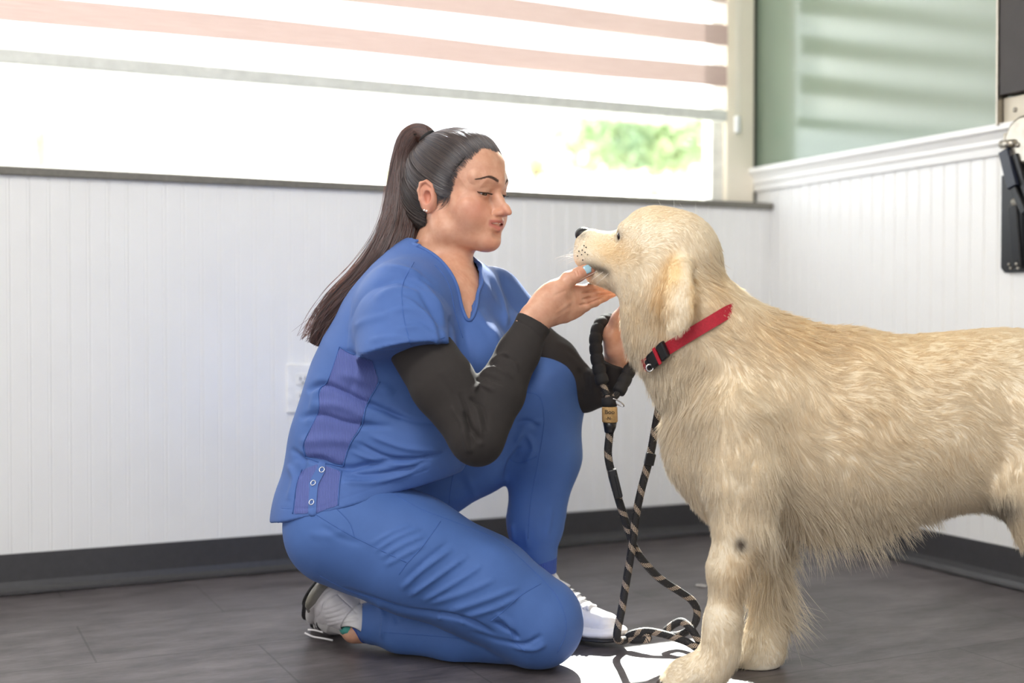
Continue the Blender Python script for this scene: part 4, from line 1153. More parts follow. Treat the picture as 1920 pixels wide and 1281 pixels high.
# ---- eyes, teeth, brows, lashes, earrings, nails
t = NT('eye_white'); b = t.bsdf(srgb('#e8e4e0'), 0.15)
at = t.node('Attribute', attribute_name='iris')
t.link(t.ramp(at.outputs['Fac'], [(0.0, srgb('#0c0a0a')), (0.38, srgb('#0c0a0a')), (0.42, srgb('#4a3526')), (0.92, srgb('#5b4030')), (1.0, srgb('#e2dedb'))]), b.inputs['Base Color']); M['eye'] = t.m
for s in (1, -1):
    c = H(0.0725, s * 0.0285, 0.0020); gz = nrm(F_ * 0.90 - U_ * 0.42 + L_ * (-0.22 if s < 0 else 0.1))
    mb = MB().lathe(c, gz, [(0.0001, -0.0128)] + [(0.0128 * math.sin(a), -0.0128 * math.cos(a)) for a in np.linspace(0.2, 2.94, 22)] + [(0.0001, 0.0128)], 28)
    o = mb.build('eyeball', M['eye'], smooth=True)
    V_ = np.array([v.co[:] for v in o.data.vertices]) - c; r = np.linalg.norm(V_ - (V_ @ gz)[:, None] * gz, axis=1)
    a_ = o.data.attributes.new('iris', 'FLOAT', 'POINT'); a_.data.foreach_set('value', np.where((V_ @ gz) > 0, np.clip(r / 0.0072, 0, 1), 1.0).astype(np.float32))
    adopt(person, o)
tv = Vol(H(0.085, 0, -0.055) - 0.035, H(0.085, 0, -0.055) + 0.035, 0.0008)
tv.ell(H(0.0785, 0, -0.0528), (0.0182, 0.0215, 0.0038), RHD, 0)
o = tv.mesh().obj('teeth', simple('tooth_white', '#fffdf8', 0.15), person)
M['haircap0'] = simple('lash_line_dark', '#1d1514', 0.6)
M['hairdark'] = simple('brow_hair', '#5a4338', 0.8)
hb = hm.bvh()
def snap(p, off):
    h = hb.find_nearest(Vector(p)); return np.array(h[0]) + np.array(h[1]) * off
g = np.random.default_rng(3); BR = []; LA = []
for s in (1, -1):
    for i in range(340):
        t_ = g.random(); y = 0.013 + 0.037 * t_; z = 0.0235 + 0.0075 * math.sin(min(t_ * 1.15, 1.0) * 2.5) - 0.006 * max(0, t_ - 0.55) + g.normal(0, 0.0014) * (1.25 - t_)
        p0 = snap(H(0.100 - 0.022 * t_ * t_, s * y, z), 0.0002); p1 = snap(H(0.098 - 0.024 * t_ * t_, s * (y + 0.0055), z + 0.0014 * (1 - 2.2 * t_)), 0.0005)
        BR.append(np.stack([p0 * (1 - q) + p1 * q for q in (0, .33, .66, 1)]))
    for i in range(110):
        t_ = i / 109; y = 0.0145 + 0.0290 * t_; x = 0.0875 - 0.0115 * abs(t_ - 0.35) * 1.5
        p0 = H(x, s * y, 0.0006 + 0.0010 * t_); d = nrm(F_ * (0.8 - 0.4 * t_) + L_ * s * (0.1 + 0.9 * t_) + U_ * -0.45 + g.normal(0, 0.06, 3))
        LA.append(np.stack([p0 + d * 0.0105 * q + U_ * 0.0045 * q * q for q in (0, .33, .66, 1)]))
    o = MB().tube([H(0.0880 - 0.0115 * abs(q - 0.35) * 1.5 - 0.0006, s * (0.0145 + 0.0290 * q), 0.0004 + 0.0010 * q) for q in np.linspace(0, 1, 12)], 0.0009, 6).build('lid_line', M['haircap0'], smooth=True); adopt(person, o)
curves_obj('eyebrows', np.array(BR), np.array([1, 1, .8, .3]) * 0.00022, M['hairdark'], person)
curves_obj('eyelashes', np.array(LA), np.array([1, .9, .6, .2]) * 0.00030, simple('lash_black', '#161213', 0.5), person)
pearl = simple('pearl_stud', '#f3efe9', 0.15)
for dx, dz in ((0.0, 0.0), (-0.005, 0.0015)):
    c = snap(H(-0.012 + dx, -0.0835, -0.0385 + dz), 0.0015)
    o = MB().lathe(c, -L_, [(0.0001, -0.0022), (0.0016, -0.0014), (0.0022, 0), (0.0016, 0.0014), (0.0001, 0.0022)], 14).build('earring', pearl, smooth=True); adopt(person, o)
npol = simple('pale_blue_nail_polish', '#9cc4d4', 0.08)
def nail(c, n_, d, w, l):
    n_ = nrm(n_); d = nrm(d - n_ * np.dot(d, n_)); sd_ = np.cross(d, n_); vs = []; k = 9; m = 8
    for j in range(m):
        v_ = -1 + 2 * j / (m - 1); ww = w * math.sqrt(max(0, 1 - abs(v_) ** 4)) * 0.98 + 1e-5
        for i in range(k):
            u_ = -1 + 2 * i / (k - 1); vs.append(c + d * v_ * l + sd_ * u_ * ww + n_ * (0.0022 * (1 - u_ * u_) - 0.0008 * v_ * v_))
    fs = [(j * k + i, j * k + i + 1, (j + 1) * k + i + 1, (j + 1) * k + i) for j in range(m - 1) for i in range(k - 1)]
    o = new_mesh('fingernail', np.array(vs), np.array(fs), npol)
    md = o.modifiers.new('thick', 'SOLIDIFY'); md.thickness = 0.0006; adopt(person, o)
h1b = hand1.bvh()
c, n_ = cast(h1b, 1101, 505, 0.0)
nail(c - n_ * 0.0010, n_ + V3(0, -0.6, 0), W(1109, 502, 2.3) - W(1095, 508, 2.3), 0.0082, 0.0088)
nail(W(1106, 533, 2.342), V3(0.1, 0.2, 1), V3(1, 0.6, 0), 0.005, 0.006)

# ---- hair
HAIRC = H(-0.012, 0, 0.036); HR = np.array([0.097, 0.074, 0.081])
def xh(z):
    return np.interp(z, [-0.02, -0.012, 0.0, 0.02, 0.040, 0.060, 0.074, 0.088, 0.100], [-0.026, 0.024, 0.033, 0.040, 0.052, 0.065, 0.069, 0.068, 0.2])
lh = loc(hm.v)
cent = 0.012 * np.exp(-(lh[:, 1] / 0.02) ** 2) * (lh[:, 2] > 0.07)
hmask = (lh[:, 0] < xh(lh[:, 2]) + cent) & (lh[:, 2] > np.where(lh[:, 0] < -0.02, -0.074 + 0.25 * np.maximum(lh[:, 0] + 0.06, 0), -0.016))
ear = (np.abs(lh[:, 1]) > 0.0655) & (np.abs(lh[:, 0] + 0.014) < 0.024) & (lh[:, 2] < 0.022) & (lh[:, 2] > -0.05)
neckout = lh[:, 0] < -0.13
hmask &= ~ear & ~neckout
def hair_mat(name, c1, c2, c3=None, gloss=0.13):
    t = NT(name); at = t.node('Attribute', attribute_name='shade')
    c = t.ramp(at.outputs['Fac'], [(0, srgb(c1)), (1, srgb(c2))])
    if c3:
        a2 = t.node('Attribute', attribute_name='tip'); mx = t.node('MixRGB'); t.link(a2.outputs['Fac'], mx.inputs[0]); t.link(c, mx.inputs[1]); mx.inputs[2].default_value = srgb(c3); c = mx.outputs[0]
    df = t.node('BsdfDiffuse'); tl = t.node('BsdfTranslucent'); gs = t.node('BsdfGlossy'); gs.inputs['Roughness'].default_value = 0.28; gs.inputs[0].default_value = (0.80, 0.84, 0.92, 1)
    t.link(c, df.inputs[0]); t.link(c, tl.inputs[0])
    x = t.node('MixShader'); x.inputs[0].default_value = 0.3; t.link(df.outputs[0], x.inputs[1]); t.link(tl.outputs[0], x.inputs[2])
    y = t.node('MixShader'); y.inputs[0].default_value = gloss; t.link(x.outputs[0], y.inputs[1]); t.link(gs.outputs[0], y.inputs[2])
    t.link(y.outputs[0], t.out.inputs['Surface']); return t.m
M['hair'] = hair_mat('dark_brown_hair', '#1c1412', '#7d685e')
M['tail'] = hair_mat('brown_ponytail_hair', '#231510', '#624536', '#74432e', 0.08)
M['haircap'] = simple('hair_base', '#1c1310', 0.85)
cmask = hmask & ((lh[:, 0] < xh(lh[:, 2]) + cent - 0.011) | (lh[:, 0] < -0.03))
cap = hm.subset(cmask, 0.0022); cap.relax(0.5)
hair_o = cap.obj('hair', M['haircap'], person)
TIE = H(-0.092, 0.0, 0.094)
def strands_head(n, g):
    hb_ = np.nonzero(hmask & (lh[:, 0] > xh(lh[:, 2]) + cent - 0.016) & (lh[:, 0] > -0.02))[0]
    idx = np.concatenate([g.choice(np.nonzero(hmask)[0], n - n // 3), g.choice(hb_, n // 3)]); r = lh[idx] + g.normal(0, 0.0008, (n, 3))
    C0 = np.array([-0.012, 0, 0.036])
    u0 = (r - C0) / HR; u1 = (np.array([-0.092, 0.0, 0.094]) - C0) / HR
    l0 = np.linalg.norm(u0, axis=1); l1 = np.linalg.norm(u1); a = u0 / l0[:, None]; bb = np.broadcast_to(u1 / l1, a.shape)
    # sides sweep down-and-back before rising: small bow of the path
    om = np.arccos(np.clip((a * bb).sum(1), -0.999, 0.999)); k = 12; out = np.zeros((n, k, 3))
    lay = g.uniform(0.030, 0.062, n)
    r = r + np.stack([g.normal(0, 0.0022, n), np.zeros(n), g.normal(0, 0.0015, n)], 1)
    for i, t_ in enumerate(np.linspace(0, 1, k)):
        p = (np.sin((1 - t_) * om) / np.sin(om))[:, None] * a + (np.sin(t_ * om) / np.sin(om))[:, None] * bb
        bow = math.sin(math.pi * t_) * 0.10 * np.clip(om, 0, 2)
        p = p + np.stack([0 * bow, 0 * bow, -bow * (np.abs(a[:, 1]))], 1); p /= np.linalg.norm(p, axis=1)[:, None]
        L = l0 * (1 - t_) + (l1 - 0.06) * t_ + lay * min(1, t_ * 6)
        q = C0 + p * HR * L[:, None]
        q[:, 1] += 0.0012 * np.sin(r[:, 2] * 900 + t_ * 5)
        out[:, i] = HO + q[:, :1] * F_ + q[:, 1:2] * L_ + q[:, 2:3] * U_
    return out, g
g = np.random.default_rng(21)
SH, _ = strands_head(N_HAIR, g)
sh = np.clip(g.normal(0.4, 0.25, len(SH)), 0, 1)
curves_obj('hair_strands', SH, np.array([.35, .7] + [1] * 9 + [.8]) * 0.00033, M['hair'], hair_o, {'shade': sh})['kind'] = 'stuff'
# wisps in front of the ear
WS = []
for i in range(90):
    a0 = H(0.016 + g.uniform(-.012, .012), -0.0665 - g.uniform(0, .002), -0.004 + g.uniform(-.008, .010)); dd = nrm(-U_ * 1.0 + F_ * g.uniform(-0.9, 0.25) - L_ * 0.10)
    if (a0 - HO) @ F_ < 0.009: continue
    l_ = g.uniform(0.010, 0.034); t_ = np.linspace(0, 1, 6)[:, None]
    pts = a0 + dd * t_ * l_ - F_ * t_ ** 2 * 0.010
    WS.append(np.array([snap(p, 0.0012) for p in pts]))
curves_obj('temple_wisps', np.array(WS), np.array([1, 1, .9, .7, .5, .2]) * 0.00026, M['hair'], hair_o, {'shade': np.full(len(WS), .4)})['kind'] = 'stuff'
# ponytail
GD = [(814, 276, 2.462, 13), (801, 257, 2.470, 17), (782, 249, 2.476, 18), (764, 265, 2.480, 20), (754, 300, 2.478, 20), (752, 350, 2.470, 27), (750, 410, 2.455, 34), (732, 470, 2.435, 38), (692, 524, 2.42, 34), (646, 566, 2.41, 27), (614, 600, 2.405, 18), (598, 625, 2.40, 11), (588, 645, 2.40, 4)]
gp = catmull([np.append(W(a, b, c), d * c / FPX) for a, b, c, d in GD], 6)
tvv = Vol(gp[:, :3].min(0) - 0.06, gp[:, :3].max(0) + 0.06, 0.0035)
tvv.chain([(p[:3], max(p[3] * 0.62, 0.002)) for p in gp[::3]], 0.01)
tm = tvv.mesh(smooth=1)
tail_o = tm.obj('ponytail', M['haircap'], hair_o)
def tail_strands(n, g):
    m = len(gp); T = np.gradient(gp[:, :3], axis=0); T /= np.linalg.norm(T, axis=1)[:, None]
    A = np.cross(T, V3(0, 1, 0)); A /= np.linalg.norm(A, axis=1)[:, None]; B = np.cross(T, A)
    k = 22; th = g.uniform(0, 2 * np.pi, n); rr = np.sqrt(g.uniform(0.50, 1.0, n)); end = np.clip(g.normal(0.93, 0.09, n), 0.45, 1.06)
    nc = 140; cth = g.uniform(0, 2 * np.pi, nc); cw = g.normal(0, 0.30, (nc, 2)); ci = g.integers(0, nc, n); th = cth[ci] + g.normal(0, 0.22, n)
    out = np.zeros((n, k, 3)); fly = g.normal(0, 1, (n, 2)) * np.where(g.random(n) < 0.04, 0.5, 0.08)[:, None]
    for i in range(k):
        s_ = np.clip(end * i / (k - 1), 0, 1.0) * (m - 1); j = np.minimum(s_.astype(int), m - 2); f = (s_ - j)[:, None]
        c = gp[j] * (1 - f) + gp[j + 1] * f; a = A[j] * (1 - f) + A[j + 1] * f; b = B[j] * (1 - f) + B[j + 1] * f
        tt = s_ / (m - 1); rad = c[:, 3] * rr
        tw = th + 0.7 * tt + cw[ci, 0] * np.sin(tt * 9 + ci)
        ex = (fly * (tt ** 2)[:, None]) * 0.03
        out[:, i] = c[:, :3] + a * (np.cos(tw) * rad + ex[:, 0])[:, None] + b * (np.sin(tw) * rad * 0.8 + ex[:, 1])[:, None]
    return out, ci
TS, ci = tail_strands(N_TAIL, g)
pj = project(TS[:, -1])
curves_obj('ponytail_strands', TS, np.array([1] * 18 + [.9, .8, .6, .3]) * 0.00040, M['tail'], tail_o,
           {'shade': np.clip(g.normal(0.4, 0.22, len(TS)) + g.normal(0, .28, 140)[ci], 0, 1), 'tip': np.clip(g.normal(0.35, 0.25, len(TS)), 0, 1)})['kind'] = 'stuff'
o = MB().lathe(W(801, 257, 2.470), nrm(W(796, 250, 2.47) - W(806, 264, 2.468)), [(0.0165, -0.004), (0.0182, -0.002), (0.0182, 0.002), (0.0165, 0.004)], 20).build('hair_tie', simple('black_elastic', '#151315', 0.7), smooth=True); adopt(hair_o, o)
# ---------------------------------------------------------------- clothes
def merge(v, w, k):
    h = np.maximum(k - np.abs(v.f - w.f), 0) / k; v.f = (np.minimum(v.f, w.f) - h * h * k * 0.25).astype(np.float32); return v
lo, hi = V3(-0.50, 2.12, 0.20), V3(0.14, 2.66, 0.80)
HS = 0.0030
sv = Vol(lo, hi, HS)
sv.chain([PX(670, 950, TY, 164), PX(700, 850, TY, 170), PX(730, 750, TY, 168), PX(772, 655, TY, 168), PX(803, 590, TY, 142)], 0.03, (FW, 0.80))
sv.chain([PX(650, 985, 2.40, 150), PX(680, 930, 2.40, 150)], 0.03, (FW, 0.85))
sv.cone(W(648, 985, 2.325), W(705, 950, 2.47), 0.1215, 0.116, 0.03)
sv.cone(W(762, 572, 2.30), W(922, 562, 2.54), 0.060, 0.056, 0.06)
sv.chain([(W(800, 500, 2.435), .050), (W(812, 560, 2.43), .085)], 0.05)
sv.ell(W(885, 678, 2.35), (0.075, 0.07, 0.075), None, 0.06); sv.ell(W(940, 665, 2.47), (0.07, 0.07, 0.075), None, 0.06)
sv.ell(W(780, 830, 2.36), (0.10, 0.11, 0.10), None, 0.06)
# hem: cut off along the slanting lower edge
nh = nrm(V3(0.26, 0, -0.97)); nh = nrm(nh - V3(0, 1, 0) * 0.05)
sv.plane(W(590, 962, 2.30), nh, 0.004)
# sleeves
w1 = Vol(lo, hi, HS)
w1.chain([(W(756, 575, 2.29), .074), (W(756, 620, 2.25), .086), (W(768, 710, 2.20), .092)], 0.0)
w1.plane(W(755, 662, 2.2), nrm(V3(0.17, -0.25, -1.0)), 0.002)
merge(sv, w1, 0.045)
w2 = Vol(lo, hi, HS)
w2.chain([(W(925, 555, 2.54), .055), (W(975, 610, 2.56), .056)], 0.0)
w2.plane(W(985, 622, 2.56), nrm(V3(0.72, 0.0, -0.7)), 0.002)
merge(sv, w2, 0.022)
# hollow it and open the V neck
inner = sv.f + 0.0065
NB = W(845, 606, 2.335); PN = W(758, 462, 2.385); PF = W(874, 466, 2.475)
def pl(p, q, ref):
    n = nrm(np.cross(q - p, FW)); return n if np.dot(ref - p, n) < 0 else -n
mid = W(835, 500, 2.40)
n1, n2 = pl(NB, PN, mid), pl(NB, PF, mid)
X = sv.ax[0][:, None, None]; Yg = sv.ax[1][None, :, None]; Zg = sv.ax[2][None, None, :]
def hs(p, n): return (X - p[0]) * n[0] + (Yg - p[1]) * n[1] + (Zg - p[2]) * n[2]
bk = W(806, 500, 2.43)
wedge = np.maximum(np.maximum(hs(NB, n1), hs(NB, n2)), hs(bk + FW * 0.012, -FW))
neckhole = Vol(lo, hi, HS); neckhole.cone(W(820, 520, 2.435), W(828, 430, 2.435), 0.056, 0.068)
wedge = np.minimum(wedge, neckhole.f)
region = np.sqrt(hs(mid, V3(1, 0, 0)) ** 2 + hs(mid, V3(0, 1, 0)) ** 2 + hs(mid, V3(0, 0, 1)) ** 2) - 0.19
sv.f = np.maximum(sv.f, np.maximum(-inner, -1e9) * 1.0).astype(np.float32) if False else np.maximum(sv.f, -np.maximum(inner, region)).astype(np.float32)
sv.f = np.maximum(sv.f, -wedge).astype(np.float32)
shirt = sv.mesh(smooth=1)
shirt.noise(0.0010, 42, 4)
K_ = 1
shirt.strokes([
 # sleeve folds radiating from the armpit and shoulder
 ([(700, 560), (745, 545), (800, 555), (845, 600)], 0.0051, 7.6), ([(720, 590), (770, 580), (815, 610), (845, 650)], 0.0048, 6.8), ([(700, 540), (760, 520), (820, 535)], -0.0034, 6.8),
 ([(740, 620), (790, 615), (828, 650)], 0.0037, 6.0), ([(845, 590), (848, 640), (842, 680)], -0.0088, 5.1), ([(650, 620), (690, 600), (735, 590)], 0.0027, 7.6),
 ([(690, 500), (740, 500), (790, 520)], 0.0037, 7.6), ([(655, 650), (668, 700), (650, 740)], -0.0034, 6.0),
 # bodice
 ([(880, 560), (905, 600), (935, 640)], 0.0034, 6.8), ([(900, 520), (930, 570), (955, 610)], 0.0037, 7.6), ([(935, 505), (950, 550), (965, 590)], -0.0051, 6.0), ([(915, 500), (940, 560), (950, 620)], 0.0044, 5.1),
 ([(868, 606), (880, 660), (895, 720)], -0.0020, 5.1), ([(925, 600), (935, 650), (945, 690)], 0.0027, 6.8),
 # side of the torso: soft horizontal rolls
 ([(575, 735), (610, 722), (680, 752), (760, 785)], -0.0094, 6.0), ([(580, 760), (640, 762), (700, 790)], 0.0050, 8.5),
 ([(560, 785), (600, 778), (660, 795), (740, 800)], -0.0075, 6.0), ([(548, 860), (600, 860), (650, 878), (700, 870), (790, 860)], -0.0100, 6.0),
 ([(560, 830), (620, 825), (680, 830)], 0.0056, 10.2), ([(630, 700), (690, 715), (740, 740)], 0.0051, 10.2), ([(640, 655), (670, 668), (690, 672)], -0.0044, 4.2),
 ([(662, 826), (720, 855), (770, 862), (840, 850)], -0.0063, 3.4), ([(655, 845), (720, 868), (800, 872)], 0.0044, 4.2), ([(690, 815), (760, 840), (830, 845)], 0.0051, 5.1),
 ([(640, 888), (700, 890), (760, 880), (810, 862)], -0.0056, 4.2), ([(640, 905), (700, 905), (780, 885)], 0.0051, 5.1), ([(600, 700), (586, 760), (575, 800)], 0.0027, 6.8),
 ([(545, 840), (570, 868), (560, 900)], -0.0051, 5.1), ([(540, 870), (552, 900), (540, 940)], 0.0044, 6.0), ([(720, 770), (780, 790), (840, 792)], -0.0045, 5.1),
 ([(729, 502), (775, 512), (818, 540)], 0.0040, 5), ([(761, 512), (795, 535), (820, 575), (835, 615)], 0.0042, 5), ([(745, 528), (785, 548), (812, 590), (828, 635)], -0.0036, 5), ([(735, 555), (775, 570), (808, 610), (822, 650)], 0.0036, 5), ([(690, 640), (740, 632), (800, 640)], 0.0026, 6),
])
shirt.strokes([([(528, 952), (590, 953), (640, 936), (800, 882)], -0.0010, 1.6, 'flat'), ([(672, 664), (755, 655), (836, 636)], -0.0009, 1.6, 'flat')])
shirt_o = shirt.obj('scrub_top', M['scrub'], person)
sb = shirt.bvh()
def edge_pts(Q, n, off=0.0045, top=1.0):
    out = []
    for q in np.linspace(0.0, top, 22):
        p = NB * (1 - q) + Q * q + n * off - Z * (off - 0.0025)
        h = sb.ray_cast(Vector(p + FW * 0.25), Vector(-FW))
        if h[0] is not None: out.append(np.array(h[0]) + np.array(h[1]) * 0.0004)
    return [p for i, p in enumerate(out) if i == 0 or np.linalg.norm(p - out[i - 1]) < 0.03]
e1, e2 = edge_pts(PN, n1), edge_pts(PF, n2, 0.0015)
bind = catmull(np.array(e1[::-1][::2] + e2[1::2]), 4)
for _ in range(3): bind[1:-1] = (bind[:-2] + bind[1:-1] * 2 + bind[2:]) / 4
o = MB().tube(bind, 0.0036, 10).build('neck_binding', M['scrub'], smooth=True); adopt(shirt_o, o)
for nn_, QQ in ((n1, PN),):
    ep = catmull(np.array(edge_pts(QQ, nn_, 0.027, 0.96)[::2]), 4)
    for _ in range(3): ep[1:-1] = (ep[:-2] + ep[1:-1] * 2 + ep[2:]) / 4
    adopt(shirt_o, MB().tube(ep, 0.0009, 6).build('seam', M['seam'], smooth=True))
rim = catmull(np.array([e1[-1], W(771, 458, 2.385), W(764, 458, 2.42), W(764, 458, 2.46), W(790, 464, 2.50), W(850, 462, 2.505), e2[-1]]), 6)
o = MB().tube(rim, 0.0052, 10).build('collar', M['scrub'], smooth=True); adopt(shirt_o, o)
# knitted side panel and snap placket
pan = shirt.inpoly([(637, 650), (616, 712), (598, 734), (597, 772), (570, 831), (573, 856), (644, 874), (656, 834), (678, 800), (687, 762), (712, 716), (700, 676), (660, 664)])
pan |= shirt.inpoly([(558, 897), (566, 880), (600, 868), (640, 884), (634, 950), (594, 963), (550, 966)])
pm = shirt.subset(pan, 0.0012)
pm_o = pm.obj('side_panel', M['knit'], shirt_o)
for k, pts in enumerate(([(637, 650), (616, 712), (598, 734), (597, 772), (570, 831), (573, 856)], [(712, 716), (687, 762), (678, 800), (656, 834), (644, 874)], [(573, 856), (600, 868), (644, 874)],
            [(640, 884), (636, 915), (634, 948)], [(566, 880), (556, 910), (549, 964)], [(637, 650), (660, 664), (700, 676)])):
    seam('seam', sb, pts, 0.0011, M['seam'], shirt_o, 0.001)
pl_m = shirt.subset(shirt.inpoly([(596, 862), (612, 866), (612, 885), (598, 912), (596, 966), (578, 968), (580, 905), (594, 880)]), 0.0028)
pl_o = pl_m.obj('snap_placket', M['scrub'], shirt_o)
snapm = simple('metal_snap', '#d5dae6', 0.25, 60, 0.05, Metallic=0.8)
for x, y in ((605, 882), (589, 907), (586, 943)):
    c, n_ = cast(sb, x, y, 0.0035)
    if c is None: continue
    ring = []
    a = nrm(np.cross(n_, Z)); b = np.cross(n_, a)
    ring = [c + (a * math.cos(w) + b * math.sin(w)) * 0.0048 for w in np.linspace(0, 2 * math.pi, 20)]
    o = MB().tube(ring, 0.0011, 6, cap=False).build('snap', snapm, smooth=True); adopt(pl_o, o)
# sleeve, shoulder and collar seams
seam('seam', sb, [(776, 492), (755, 534), (755, 580), (764, 625), (771, 648)], 0.0009, M['seam'], shirt_o)
seam('seam', sb, [(670, 661), (755, 652), (834, 633)], 0.0006, M['seam'], shirt_o)
seam('seam', sb, [(528, 953), (560, 955), (592, 955)], 0.0007, M['seam'], shirt_o)

# ---- undershirt sleeves
def sleeve(chain, cut_p, cut_n, lo, hi, h, strokes):
    v = Vol(lo, hi, h); v.chain(chain, 0.012); X_ = v.ax[0][:, None, None] - cut_p[0]; Y_ = v.ax[1][None, :, None] - cut_p[1]; Z_ = v.ax[2][None, None, :] - cut_p[2]
    v.f = np.maximum(v.f, -np.maximum(np.sqrt(X_ ** 2 + Y_ ** 2 + Z_ ** 2) - 0.06, -(X_ * cut_n[0] + Y_ * cut_n[1] + Z_ * cut_n[2]))).astype(np.float32)
    m = v.mesh(smooth=1); m.noise(0.0006, 60, 9); m.strokes(strokes); return m
c1_ = [(W(778, 635, 2.25), .056), (W(832, 722, 2.19), .0565), (W(890, 815, 2.165), .0455), (W(896, 824, 2.165), .0440), (W(934, 738, 2.205), .0455), (W(972, 662, 2.24), .0375), (W(1003, 602, 2.268), .0305), (W(1012, 585, 2.275), .0300)]
sl1 = sleeve(c1_, W(1001, 603, 2.268), nrm(W(1010, 588, 2.27) - W(993, 618, 2.265)), W(680, 900, 2.12) - V3(.02, .10, .02), W(1060, 560, 2.30) + V3(.02, .08, .04), 0.0026, [
 ([(870, 770), (882, 800), (905, 830)], -0.0084, 5), ([(862, 735), (875, 770), (880, 812), (886, 840)], -0.0056, 4), ([(880, 745), (905, 765), (915, 810)], -0.0063, 4), ([(868, 800), (874, 835), (884, 850)], 0.0036, 4),
 ([(885, 735), (900, 722), (930, 735)], 0.0042, 4), ([(893, 716), (912, 706), (945, 720)], -0.0042, 4), ([(900, 705), (925, 690), (962, 710)], 0.0042, 4), ([(915, 690), (940, 668), (972, 680)], -0.0042, 3.5), ([(922, 678), (950, 665), (975, 700)], 0.0039, 4),
 ([(845, 760), (870, 800), (880, 850)], 0.0042, 6), ([(820, 700), (850, 745), (868, 790)], -0.0028, 7), ([(890, 760), (900, 800), (902, 840)], 0.0042, 4),
 ([(966, 600), (990, 612), (1018, 635)], -0.0014, 1.5, 'flat')])
o = sl1.obj('undershirt_sleeve', M['dark'], person)
c2_ = [(W(955, 600, 2.555), .044), (W(1040, 675, 2.55), .044), (W(1096, 735, 2.53), .040), (W(1120, 728, 2.51), .036), (W(1150, 700, 2.47), .031), (W(1158, 672, 2.452), .030)]
sl2 = sleeve(c2_, W(1156, 682, 2.455), nrm(V3(0.2, -0.2, 1)), W(930, 800, 2.40) - V3(.03, .03, .02), W(1200, 560, 2.60) + V3(.02, .06, .04), 0.003, [
 ([(1060, 660), (1090, 690), (1110, 700)], 0.003, 5), ([(1085, 690), (1095, 720), (1090, 750)], -0.004, 4), ([(1095, 680), (1110, 705), (1112, 740)], 0.003, 4), ([(1040, 640), (1070, 655), (1100, 690)], 0.0025, 5)])
o = sl2.obj('undershirt_sleeve', M['dark'], person)

# ---- trousers
tv_ = Vol((-0.50, 2.14, 0.0), (0.20, 2.70, 0.62), 0.0036)
tv_.cone(W(655, 970, 2.33), W(705, 945, 2.53), 0.108, 0.105, 0.05)
tv_.chain([(W(647, 985, 2.32), .115), (W(772, 1040, 2.31), .107), (W(900, 1098, 2.305), .096), (W(1003, 1164, 2.305), .0835)], 0.02)
tv_.cone(W(980, 1150, 2.305), W(1008, 1170, 2.305), 0.080, 0.080, 0.02)
tv_.chain([(W(740, 930, 2.53), .098), (W(885, 842, 2.545), .092), (W(1018, 742, 2.545), .0825)], 0.02)
tv_.chain([(W(1018, 742, 2.545), .0815), (W(1020, 860, 2.54), .0730), (W(1003, 980, 2.53), .0560), (W(1004, 1036, 2.525), .0440)], 0.02)
# folded shin separately so that a crease stays between thigh and calf
w3 = Vol((-0.50, 2.14, 0.0), (0.20, 2.70, 0.62), 0.0036)
w3.chain([(W(1003, 1172, 2.310), .0760), (W(860, 1186, 2.365), .0570), (W(760, 1176, 2.405), .0500), (W(706, 1168, 2.435), .0440)], 0.02)
merge(tv_, w3, 0.006)
_c = W(660, 880, 2.43); _X = tv_.ax[0][:, None, None]; _Y = tv_.ax[1][None, :, None]; _Z = tv_.ax[2][None, None, :]; _p = W(590, 938, 2.30)
_cut = np.maximum(np.sqrt((_X - _c[0]) ** 2 + (_Y - _c[1]) ** 2 + (_Z - _c[2]) ** 2) - 0.24, (_X - _p[0]) * nh[0] + (_Y - _p[1]) * nh[1] + (_Z - _p[2]) * nh[2])
tv_.f = np.maximum(tv_.f, -_cut).astype(np.float32)
tr = tv_.mesh(smooth=1)
tr.v[:, 2] = np.where(tr.v[:, 2] < 0.004, 0.004, tr.v[:, 2])
tr.noise(0.0012, 34, 6)
